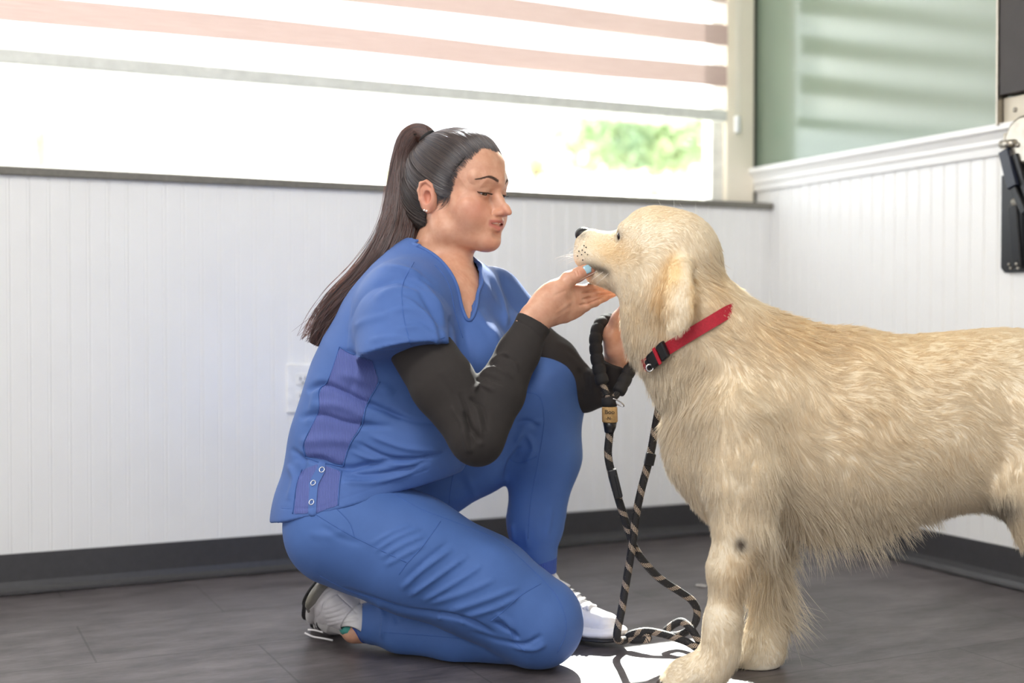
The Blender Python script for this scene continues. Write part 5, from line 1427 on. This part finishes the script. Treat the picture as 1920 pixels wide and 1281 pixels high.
tr.strokes([
 ([(750, 1108), (790, 1070), (850, 1028)], 0.0049, 4.5), ([(765, 1120), (815, 1085), (880, 1040)], 0.0054, 4.5), ([(790, 1128), (850, 1095), (905, 1060)], 0.0049, 4.5), ([(758, 1090), (800, 1050), (845, 1015)], -0.0032, 4.5),
 ([(712, 1048), (755, 1022), (800, 1003)], 0.0041, 3.6), ([(700, 1036), (745, 1008), (790, 990)], 0.0038, 3.6), ([(720, 1062), (760, 1040), (800, 1020)], 0.0035, 3.6), ([(690, 1024), (735, 998), (770, 985)], 0.0032, 3.6),
 ([(840, 1148), (910, 1125), (975, 1100)], 0.0046, 5.4), ([(870, 1158), (930, 1140), (975, 1118)], 0.0041, 4.5), ([(800, 1133), (870, 1112), (930, 1085)], 0.0038, 5.4),
 ([(925, 1165), (960, 1185), (972, 1200)], -0.0081, 3.6), ([(930, 1150), (955, 1170), (958, 1192)], 0.0047, 4.5), ([(950, 1205), (985, 1208), (1018, 1190)], -0.0054, 3.6), ([(960, 1212), (1000, 1218), (1025, 1205)], 0.0041, 4.5),
 ([(640, 1102), (750, 1142), (860, 1158), (930, 1190)], -0.0081, 4.5), ([(740, 1155), (745, 1170)], -0.0027, 3.6), ([(820, 1145), (824, 1165)], 0.0027, 3.6), ([(862, 1152), (868, 1172)], 0.0027, 3.6),
 ([(880, 1185), (930, 1200), (960, 1205)], -0.0027, 4.5), ([(600, 985), (640, 1010), (680, 1020)], -0.0022, 6.3), ([(575, 1000), (620, 1005), (650, 990)], 0.0019, 7.2),
 ([(985, 810), (1000, 840), (985, 870)], 0.0041, 5.4), ([(960, 800), (985, 790), (1012, 800)], -0.0054, 4.5), ([(965, 830), (985, 800), (1020, 790)], 0.0041, 4.5), ([(950, 860), (975, 820), (1000, 800)], 0.0035, 4.5), ([(948, 900), (955, 870), (975, 835)], -0.0054, 4.5),
 ([(870, 880), (890, 930), (900, 970)], 0.0022, 7.2), ([(960, 980), (965, 1020)], 0.0041, 4.5), ([(985, 990), (990, 1030)], 0.0027, 4.5), ([(1035, 950), (1025, 1010)], 0.0030, 4.5), ([(705, 1130), (720, 1160), (715, 1200)], 0.0041, 4.5),
], ymax=9)
tr_o = tr.obj('scrub_trousers', M['scrub2'], person)
tb = tr.bvh()
for pts in ([(594, 966), (650, 1000), (700, 1025), (762, 1055)], [(735, 925), (790, 955), (850, 978), (935, 1015), (1015, 1085), (1050, 1130), (1062, 1180), (1045, 1225)], [(826, 978), (792, 1025), (762, 1058)], [(762, 1058), (748, 1078)],
            [(1014, 1095), (975, 1118), (940, 1150), (920, 1165)], [(632, 955), (655, 980), (665, 1008)], [(720, 1186), (800, 1192), (880, 1198), (940, 1195)], [(600, 1080), (660, 1110), (740, 1134)],
            [(985, 735), (1012, 745), (1020, 790), (1010, 860), (995, 940), (990, 1010)], [(955, 862), (975, 868), (1008, 856)], [(840, 965), (848, 900), (860, 870)], [(935, 1155), (955, 1180), (966, 1205), (985, 1222)]):
    seam('seam', tb, pts, 0.0008, M['seam'], tr_o)
tr2_ = None
# rib cuffs
cf = Vol(W(650, 1230, 2.40) - V3(.02, .06, .0), W(740, 1110, 2.50) + V3(.02, .06, .02), 0.0026)
cf.chain([(W(716, 1168, 2.43), .0420), (W(694, 1168, 2.443), .0385), (W(678, 1170, 2.450), .0370)], 0.006)
cf.plane(W(674, 1170, 2.45), nrm(V3(-1, 0.35, 0.05)), 0.003)
m = cf.mesh(smooth=1); m.v[:, 2] = np.maximum(m.v[:, 2], 0.002); o = m.obj('rib_cuff', M['cuffknit'], tr_o)
cf = Vol(W(940, 1110, 2.46) - V3(.02, .06, .0), W(1075, 1000, 2.60) + V3(.02, .04, .02), 0.0026)
cf.chain([(W(1004, 1020, 2.525), .0460), (W(1006, 1045, 2.525), .0400), (W(1010, 1080, 2.525), .0370)], 0.006)
cf.plane(W(1009, 1074, 2.525), nrm(V3(0, 0, -1)), 0.003)
m = cf.mesh(smooth=1); o = m.obj('rib_cuff', M['cuffknit'], tr_o)

# ---- trainers
M['shoe'] = simple('white_trainer_upper', '#e9e7e8', 0.5, 60, 0.04, 0.05)
M['shoe2'] = simple('pale_grey_trainer_overlay', '#cfccd0', 0.45, 60, 0.04)
M['sole'] = simple('white_midsole', '#eceaea', 0.45, 60, 0.03)
M['outsole'] = simple('dark_outsole', '#26262a', 0.5, 80, 0.1)
M['air'] = simple('smoky_air_unit', '#8d8a80', 0.08, 60, 0.1)
M['lining'] = simple('black_shoe_lining', '#1d1c20', 0.8)
def trainer(name, heel, Fd, Ud, air, mirror=1):
    """local axes: x heel to toe, y side, z up from the sole; heel = sole point under the heel"""
    Fd = nrm(Fd); Ud = nrm(Ud - Fd * np.dot(Ud, Fd)); Sd = np.cross(Ud, Fd) * mirror; R = np.array([Fd, Sd, Ud])
    def T(x, y, z): return heel + Fd * x + Sd * y + Ud * z
    pts = np.array([T(x, y, z) for x in (-0.03, 0.27) for y in (-0.065, 0.065) for z in (-0.015, 0.14)])
    def vol(h=0.0022): return Vol(pts.min(0), pts.max(0), h)
    v = vol()
    v.cone(T(0.030, 0, 0.045), T(0.110, 0.004, 0.046), 0.034, 0.038, 0.03)
    v.cone(T(0.110, 0.004, 0.040), T(0.205, 0.004, 0.030), 0.040, 0.026, 0.03, (Ud, 0.85))
    v.cone(T(0.020, 0, 0.05), T(0.024, 0, 0.105), 0.029, 0.031, 0.02); v.cone(T(0.06, 0, 0.06), T(0.066, 0, 0.095), 0.033, 0.030, 0.03)
    v.cone(T(0.035, 0, 0.075), T(0.052, 0, 0.135), 0.020, 0.034, 0.006, None, 'cut')
    v.plane(T(0, 0, 0.012), -Ud)
    if air: v.ell(W(655, 1193, 2.405), (0.024, 0.045, 0.019), None, 0.004, 'cut')
    up_ = v.mesh(smooth=1)
    if air:
        up_.strokes([([(640, 1110), (620, 1121), (607, 1132), (599, 1154), (580, 1158), (570, 1167)], -0.0022, 2.0, 'flat'), ([(633, 1100), (612, 1112), (598, 1128), (588, 1146), (566, 1148)], -0.0014, 1.8),
            ([(606, 1140), (625, 1135), (645, 1127)], 0.0020, 2.0), ([(607, 1148), (630, 1143), (650, 1134)], 0.0020, 2.0), ([(608, 1156), (635, 1151), (657, 1142)], 0.0020, 2.0), ([(613, 1163), (640, 1159), (664, 1150)], 0.0020, 2.0),
            ([(634, 1117), (650, 1134), (668, 1149)], -0.0022, 1.8, 'flat'), ([(612, 1195), (616, 1172), (632, 1166), (668, 1162)], 0.0022, 2.4, 'flat'), ([(640, 1128), (652, 1138), (670, 1150)], 0.0018, 2.0)])
    root = up_.obj('trainer', M['shoe'], person); root.name = name
    # overlays: wavy panels raised on the upper
    d = up_.v - heel; x = d @ Fd; y = d @ Sd; z = d @ Ud
    wv = 0.045 + 0.012 * np.sin(x * 55); a = up_.subset(((z < wv) & (z > 0.0) & (z > 0.015) & (x < 0.15)) | ((x < 0.028) & (z < 0.09)) | ((x > 0.185) & (z < 0.034)), 0.0030)
    ov = a.obj('overlay', M['shoe2'] if air else M['shoe'], root)
    if not air:
        for k in range(5):
            b = up_.subset((np.abs(z - (0.054 + 0.0105 * k + 0.010 * np.sin(x * 45 + 0.2 * k))) < 0.0034) & (x < 0.17) & (x > 0.012), 0.0032)
            if len(b.q): b.obj('ridge', M['shoe'], root)
    s = vol(); s.cone(T(0.030, 0, 0.012), T(0.10, 0, 0.012), 0.040, 0.036, 0.03, (Ud, 0.42)); s.cone(T(0.10, 0, 0.011), T(0.205, 0.004, 0.014), 0.037, 0.036, 0.03, (Ud, 0.36)); s.cone(T(0.19, 0.004, 0.016), T(0.222, 0.004, 0.022), 0.034, 0.022, 0.02, (Ud, 0.35))
    ms_ = s.mesh(smooth=1); ms_.obj('midsole', M['sole'], root)
    q = vol(); q.cone(T(0.030, 0, -0.0015), T(0.10, 0, -0.0015), 0.039, 0.035, 0.03, (Ud, 0.15)); q.cone(T(0.10, 0, -0.001), T(0.205, 0.004, 0.003), 0.036, 0.035, 0.03, (Ud, 0.15)); q.cone(T(0.19, 0.004, 0.004), T(0.226, 0.004, 0.014), 0.033, 0.018, 0.02, (Ud, 0.15))
    q.mesh(smooth=1).obj('outsole', M['outsole'], root)
    if air:
        dd_ = (up_.v - W(655, 1193, 2.405)) / np.array([0.0265, 0.049, 0.0215]); up_.subset((dd_ ** 2).sum(1) < 1.0, 0.0006).obj('collar_lining', M['lining'], root)
        for lp_ in ([(577, 1181), (590, 1182), (606, 1186)], [(571, 1187), (587, 1194), (604, 1197), (624, 1201)]):
            o = MB().tube(catmull([W(a_, b_, 2.47) for a_, b_ in lp_], 5), 0.0019, 7).build('lace', M['sole'], smooth=True); adopt(root, o)
        e = vol(); e.cone(T(0.015, 0, 0.012), T(0.080, 0, 0.012), 0.0415, 0.0405, 0.01, (Ud, 0.30)); e.mesh(smooth=1).obj('air_unit', M['air'], root)
    if not air:
        for sy in (1, -1):
            for k in range(5):
                o = MB().tube([T(0.085 + 0.020 * k, sy * -0.016, 0.082 - 0.006 * k), T(0.090 + 0.020 * k, 0, 0.088 - 0.006 * k), T(0.095 + 0.020 * k, sy * 0.016, 0.082 - 0.006 * k)], 0.003, 8).build('lace', M['sole'], smooth=True); adopt(root, o)
        for sy in (1, -1):
            lp = catmull([T(0.085, 0, 0.088), T(0.07, sy * 0.025, 0.100), T(0.095, sy * 0.045, 0.085), T(0.10, sy * 0.02, 0.090), T(0.088, 0, 0.088)], 5)
            o = MB().tube(lp, 0.0028, 6).build('lace_bow', M['sole'], smooth=True); adopt(root, o)
    tn = vol(); tn.chain([(T(0.082, 0, 0.080), .020), (T(0.066, 0, 0.120 if air else 0.150), .017)], 0.0, (nrm(Fd + Ud * 0.3), 0.4)); tn.mesh(smooth=1).obj('tongue', M['shoe'], root)
    c = vol(); c.cone(T(0.040, 0, 0.060), T(0.050, 0, 0.104), 0.026, 0.029, 0.0); c.cone(T(0.045, 0, 0.085), T(0.056, 0, 0.125), 0.020, 0.026, 0.003, None, 'cut'); c.mesh(smooth=1).obj('lining', M['lining'], root)
    return root, T
# far foot, flat on the floor in front
hz = W(970, 1150, 2.57); hz[2] = 0.012
toe = W(1147, 1212, 2.45); toe[2] = 0.012
trainer('trainer', hz, toe - hz, Z, False)
# folded foot: heel up, instep towards the floor
hl = W(590, 1098, 2.43)
tr2, T2 = trainer('trainer', hl, nrm(V3(-0.06, 0.82, -0.44)), nrm(V3(0.80, -0.22, -0.56)), True)
o = MB().tube([W(662, 1176, 2.430), W(651, 1178, 2.425), W(643, 1180, 2.43)], [0.0115, 0.0125, 0.011], 14).build('sock', simple('teal_sock', '#4fa59a', 0.8), smooth=True); adopt(person, o)
# ---------------------------------------------------------------- collar and leash
M['web'] = simple('red_webbing', '#b3192e', 0.6, 300, 0.15, 0.3)
M['plastic'] = simple('black_plastic', '#17171a', 0.3, 60, 0.1)
M['metal'] = simple('nickel_ring', '#c9c9c9', 0.2, 60, 0.05, Metallic=0.95)
col = empty('dog_collar', W(1240, 665, 2.24), 'red webbing dog collar with a black side-release buckle around the cream dog\'s neck', 'collar')
# path over the near side of the neck, closed round behind it
cp = [(1385, 574, None), (1365, 586, None), (1338, 603, None), (1305, 622, None), (1270, 643, None), (1240, 662, None), (1225, 676, None)]
dbv = dog.bvh(); near = []
for x, y, _ in cp:
    c, n_ = cast(dbv, x, y, -0.006 if x > 1375 else 0.003 if x > 1350 else 0.010)
    if c is None: c = W(x, y, near[-1][1] if near else 2.2)
    near.append(c)
near = [near[0] + V3(0.012, 0.040, 0.008)] + near
cen = np.mean(near, 0); far = [V3(p[0], 2.268 + (2.268 - p[1]) * 0.98, p[2]) for p in near[::-1]]
loop = catmull(near + [near[-1] + V3(-0.012, 0.04, -0.008)] + far[:1] + far[1:], 5, closed=True)
wd = nrm(W(1318, 650, 2.2) - W(1300, 610, 2.2))       # across the webbing
def band(pts, w, th, name, mat, closed):
    m = len(pts); vs = []; c0 = np.mean(pts, 0)
    for i, p in enumerate(pts):
        t_ = nrm(pts[(i + 1) % m] - pts[i - 1]) if closed or 0 < i < m - 1 else nrm(pts[min(i + 1, m - 1)] - pts[max(i - 1, 0)])
        n_ = nrm(np.cross(t_, wd)); n_ = n_ if np.dot(n_, p - c0) > 0 else -n_
        vs += [p + wd * w / 2, p - wd * w / 2, p - wd * w / 2 - n_ * th, p + wd * w / 2 - n_ * th]
    fs = []
    for i in range(m if closed else m - 1):
        j = (i + 1) % m; fs += [(4 * i + k, 4 * i + (k + 1) % 4, 4 * j + (k + 1) % 4, 4 * j + k) for k in range(4)]
    return MB().add(vs, fs).build(name, mat)
adopt(col, band(loop, 0.022, 0.003, 'webbing', M['web'], True))
def onneck(x, y, off):
    c, n_ = cast(dbv, x, y, off)
    return (c, n_)
b0, b1 = near[6] + V3(0, -0.006, 0), near[7] + V3(0, -0.006, 0)
bd_ = nrm(b1 - b0); bn = nrm(np.cross(bd_, wd)); bn = bn if bn[1] < 0 else -bn
c = b0 + bd_ * 0.006
AXC = [bd_, wd, bn]
o = MB().box(c - bd_ * 0.016, (0.018, 0.030, 0.012), AXC, 0.003).box(c + bd_ * 0.010, (0.024, 0.028, 0.013), AXC, 0.004).box(c + bd_ * 0.024, (0.010, 0.018, 0.009), AXC, 0.002).build('buckle', M['plastic']); adopt(col, o)
o = MB().box(c - bd_ * 0.004 + bn * 0.006, (0.006, 0.031, 0.004), AXC, 0.001).build('webbing_loop', M['web']); adopt(col, o)
rc = W(1218, 690, near[7][1] - 0.012)
ring = [rc + V3(math.cos(a) * 0.0060, 0, math.sin(a) * 0.0060) for a in np.linspace(0, 2 * math.pi, 22)]
o = MB().tube(ring, 0.0014, 8, cap=False).build('ring', M['metal'], smooth=True); adopt(col, o)

# rope with a woven pattern
t = NT('patterned_rope'); b = t.bsdf(srgb('#1b1a1c'), 0.7)
au = t.node('Attribute', attribute_name='ru'); av_ = t.node('Attribute', attribute_name='rv')
def math_(op, a, b_=None, c_=None):
    n = t.node('Math', operation=op)
    for i, v in enumerate((a, b_, c_)):
        if v is None: continue
        if isinstance(v, (int, float)): n.inputs[i].default_value = v
        else: t.link(v, n.inputs[i])
    return n.outputs[0]
uu, vv = au.outputs['Fac'], av_.outputs['Fac']
ph = math_('FRACT', math_('ADD', math_('MULTIPLY', uu, 27.0), math_('MULTIPLY', vv, 1.0)))
bandm = math_('LESS_THAN', ph, 0.30)
d1 = math_('SINE', math_('MULTIPLY', math_('ADD', math_('MULTIPLY', uu, 190.0), math_('MULTIPLY', vv, 8.0)), 6.2832))
d2 = math_('SINE', math_('MULTIPLY', math_('SUBTRACT', math_('MULTIPLY', uu, 190.0), math_('MULTIPLY', vv, 8.0)), 6.2832))
dots = math_('GREATER_THAN', math_('MULTIPLY', d1, d2), 0.12)
mk_ = math_('MULTIPLY', bandm, dots)
mx = t.node('MixRGB'); t.link(mk_, mx.inputs[0]); mx.inputs[1].default_value = srgb('#1d1c1e'); mx.inputs[2].default_value = srgb('#d8c2ac')
t.link(mx.outputs[0], b.inputs['Base Color']); t.bump(math_('MULTIPLY', d1, d2), 0.5, 0.0006, b)
M['rope'] = t.m
def rope(pts, r, name, parent, n=8):
    P = catmull(np.array(pts), n); m = len(P); k = 13
    ring_ = MB().tube(P, r, k - 1); V_ = np.array(ring_.v[:m * (k - 1)]).reshape(m, k - 1, 3); V_ = np.concatenate([V_, V_[:, :1]], 1).reshape(-1, 3)
    F_q = np.array([(i * k + j, i * k + j + 1, (i + 1) * k + j + 1, (i + 1) * k + j) for i in range(m - 1) for j in range(k - 1)])
    o = new_mesh(name, V_, F_q, M['rope'])
    L = np.concatenate([[0], np.cumsum(np.linalg.norm(np.diff(P, axis=0), axis=1))])
    a1 = o.data.attributes.new('ru', 'FLOAT', 'POINT'); a1.data.foreach_set('value', np.repeat(L, k).astype(np.float32))
    a2 = o.data.attributes.new('rv', 'FLOAT', 'POINT'); vv_ = np.arange(k) / (k - 1); a2.data.foreach_set('value', np.tile(vv_, m).astype(np.float32))
    adopt(parent, o)
    # loose fuzz of the weave
    g = np.random.default_rng(m); nn_ = int(L[-1] * 700); i = g.integers(0, m - 1, nn_); f = g.random((nn_, 1)); c = P[i] * (1 - f) + P[i + 1] * f
    d = g.normal(size=(nn_, 3)); T_ = P[i + 1] - P[i]; T_ /= np.linalg.norm(T_, axis=1)[:, None]; d -= T_ * (d * T_).sum(1)[:, None]; d /= np.linalg.norm(d, axis=1)[:, None]
    e = g.normal(size=(nn_, 3)) * 0.6
    S_ = np.stack([c + d * r * 0.97 + (d + e) * q for q in (0, .0012, .0026)], 1)
    fz = curves_obj('fuzz', S_, np.array([1, .8, .3]) * 0.00013, M['fuzz'], o); fz['kind'] = 'stuff'
    return o, P
M['fuzz'] = simple('rope_fuzz', '#8a8078', 0.8)
LY = 2.40
leash = empty('dog_leash', W(1165, 1190, 2.42), 'black rope leash with tan flecks and padded handle, looped over the kneeling woman\'s far hand', 'leash')
R_ = 0.0076
main = [(1141, 742, 2.395), (1142, 770, 2.39), (1143, 810, 2.39), (1140, 850, 2.39), (1146, 885, 2.39), (1158, 930, 2.39), (1172, 975, 2.395), (1188, 1022, 2.40), (1206, 1052, 2.40), (1236, 1084, 2.41), (1272, 1108, 2.42), (1296, 1125, 2.425), (1307, 1145, 2.43), (1303, 1168, 2.43), (1288, 1184, 2.44), (1268, 1192, 2.445), (1246, 1188, 2.43), (1262, 1172, 2.43), (1279, 1166, 2.425), (1296, 1180, 2.41), (1310, 1202, 2.40), (1320, 1219, 2.395), (1308, 1216, 2.385), (1285, 1203, 2.395), (1250, 1191, 2.41), (1215, 1184, 2.42), (1188, 1188, 2.425), (1176, 1196, 2.43), (1190, 1201, 2.42), (1215, 1198, 2.41), (1205, 1192, 2.42), (1178, 1199, 2.43), (1160, 1201, 2.40), (1157, 1188, 2.385), (1166, 1140, 2.385), (1176, 1080, 2.385), (1186, 1020, 2.38), (1192, 970, 2.38), (1202, 920, 2.375), (1214, 875, 2.37), (1222, 840, 2.365), (1230, 795, 2.36), (1240, 745, 2.35), (1250, 715, 2.345)]
mw = []
for x, y, Y in main:
    p = W(x, y, Y); p[2] = max(p[2], 0.0085); mw.append(p)
rp, RP = rope(mw, R_, 'rope', leash, 6)
# handle: rope inside black foam pads
hA = [(1141, 748, 2.395), (1132, 725, 2.40), (1124, 695, 2.405), (1118, 660, 2.41), (1118, 628, 2.42), (1128, 606, 2.44), (1150, 600, 2.475), (1178, 615, 2.49), (1192, 645, 2.475), (1186, 680, 2.44), (1172, 712, 2.42), (1158, 738, 2.405), (1146, 752, 2.395)]
hw = [W(*p) for p in hA]; rope(hw, 0.0065, 'handle_rope', leash, 6)
HP = catmull(hw, 14); HL_ = np.concatenate([[0], np.cumsum(np.linalg.norm(np.diff(HP, axis=0), axis=1))])
def pad(a, b, n):
    pts = []; rr_ = []
    for k in range(n * 8 + 1):
        s_ = a + (b - a) * k / (n * 8); pts.append([np.interp(s_, HL_, HP[:, i]) for i in range(3)])
        u = (k % 8) / 8; rr_.append(0.0112 + 0.0022 * math.sqrt(max(0, math.sin(math.pi * u))))
    rr_[0] = 0.008; rr_[-1] = 0.008
    return MB().tube(pts, rr_, 14).build('handle_pad', M['foam'], smooth=True)
M['foam'] = simple('black_neoprene', '#1c1b1e', 0.8, 200, 0.12, 0.1)
T_ = HL_[-1]
adopt(leash, pad(0.030, T_ * 0.48, 9)); adopt(leash, pad(T_ * 0.56, T_ - 0.022, 8))
# steel ring at the junction, cork-coloured tag, black ferrule, slide lock, small label
c = W(1158, 755, 2.385)
ring = [c + nrm(V3(0.9, 0, -0.5)) * math.cos(a) * 0.014 + nrm(V3(0.3, -0.5, 0.6)) * math.sin(a) * 0.0045 for a in np.linspace(0, 2 * math.pi, 22)]
o = MB().tube(ring, 0.0013, 8, cap=False).build('ring', M['metal'], smooth=True); adopt(leash, o)
o = MB().tube([W(1140, 745, 2.392), W(1143, 764, 2.39)], [0.0125, 0.0145], 16).build('binding', M['foam'], smooth=True); adopt(leash, o)
cork = simple('tan_name_sleeve', '#b08e5c', 0.6, 180, 0.18, 0.2)
nt_ = MB().tube([W(1143, 763, 2.388), W(1143, 765, 2.388), W(1143.5, 790, 2.388), W(1143.5, 792, 2.388)], [0.0138, 0.0148, 0.0148, 0.0138], 20).build('name_sleeve', cork, smooth=True); adopt(leash, nt_)
o = MB().tube([W(1143.5, 792, 2.388), W(1143.5, 800, 2.388), W(1142, 812, 2.388)], [0.0132, 0.0120, 0.0085], 16).build('ferrule', M['plastic'], smooth=True); adopt(leash, o)
M['ink'] = simple('ink_black', '#1c1712', 0.6)
def text(body, p, size, name):
    c = bpy.data.curves.new(name, 'FONT'); c.body = body; c.size = size; c.align_x = 'CENTER'; c.align_y = 'CENTER'; c.extrude = 0.0003
    o = bpy.data.objects.new(name, c); COL.objects.link(o); o.location = tuple(p); o.rotation_euler = (math.radians(90), 0, math.radians(2)); c.materials.append(M['ink'])
    bpy.context.view_layer.update()
    me = bpy.data.meshes.new_from_object(o.evaluated_get(bpy.context.evaluated_depsgraph_get())); mw_ = o.matrix_world.copy(); bpy.data.objects.remove(o)
    o = bpy.data.objects.new(name, me); COL.objects.link(o); o.matrix_world = mw_; bpy.context.view_layer.update(); adopt(nt_, o); return o
text('Boo', W(1143, 773, 2.3725), 0.0115, 'writing')
text('-N-', W(1142, 785, 2.3725), 0.0085, 'writing')
a0, a1 = W(1147, 880, 2.378), W(1160, 934, 2.378); ad = nrm(a1 - a0); asd = nrm(np.cross(ad, AY))
o = MB().box((a0 + a1) / 2, (np.linalg.norm(a1 - a0), 0.017, 0.010), [ad, asd, AY], 0.003).box((a0 + a1) / 2 + asd * 0.004 + ad * 0.006, (0.044, 0.005, 0.016), [ad, asd, AY], 0.001).build('slide_lock', M['plastic']); adopt(leash, o)
a0, a1 = W(1221, 850, 2.357), W(1216, 872, 2.360); ad = nrm(a1 - a0); asd = nrm(np.cross(ad, AY))
o = MB().box((a0 + a1) / 2, (0.023, 0.018, 0.017), [ad, asd, AY], 0.002).build('stitched_label', M['plastic']); adopt(leash, o)

# ---------------------------------------------------------------- small things on the floor
g = np.random.default_rng(8); c = W(1306, 1100, 2.5); k = (CAM_H) / (CAM_H - c[2]); c = EYE + (c - EYE) * k
n = 60; t_ = np.linspace(0, 1, 6); P = np.zeros((n, 6, 3))
for i in range(n):
    a = g.normal(0, 0.10); o_ = g.normal(0, 0.0012, 3); l_ = g.uniform(0.012, 0.024)
    P[i] = c + o_ + np.outer(t_, V3(math.cos(a), -0.5 + math.sin(a), 0)) * l_ + np.outer(t_ ** 2, V3(0, -0.006, 0)); P[i, :, 2] = 0.002 + np.abs(o_[2]) + 0.004 * t_ * g.random()
tf = curves_obj('fur_tuft', P, np.array([1, 1, 1, .8, .6, .3]) * 0.00030, simple('white_fur_tuft', '#f0ebe2', 0.8)); tag(tf, 'small loose tuft of white fur lying on the floor beside the leash', 'fur tuft')
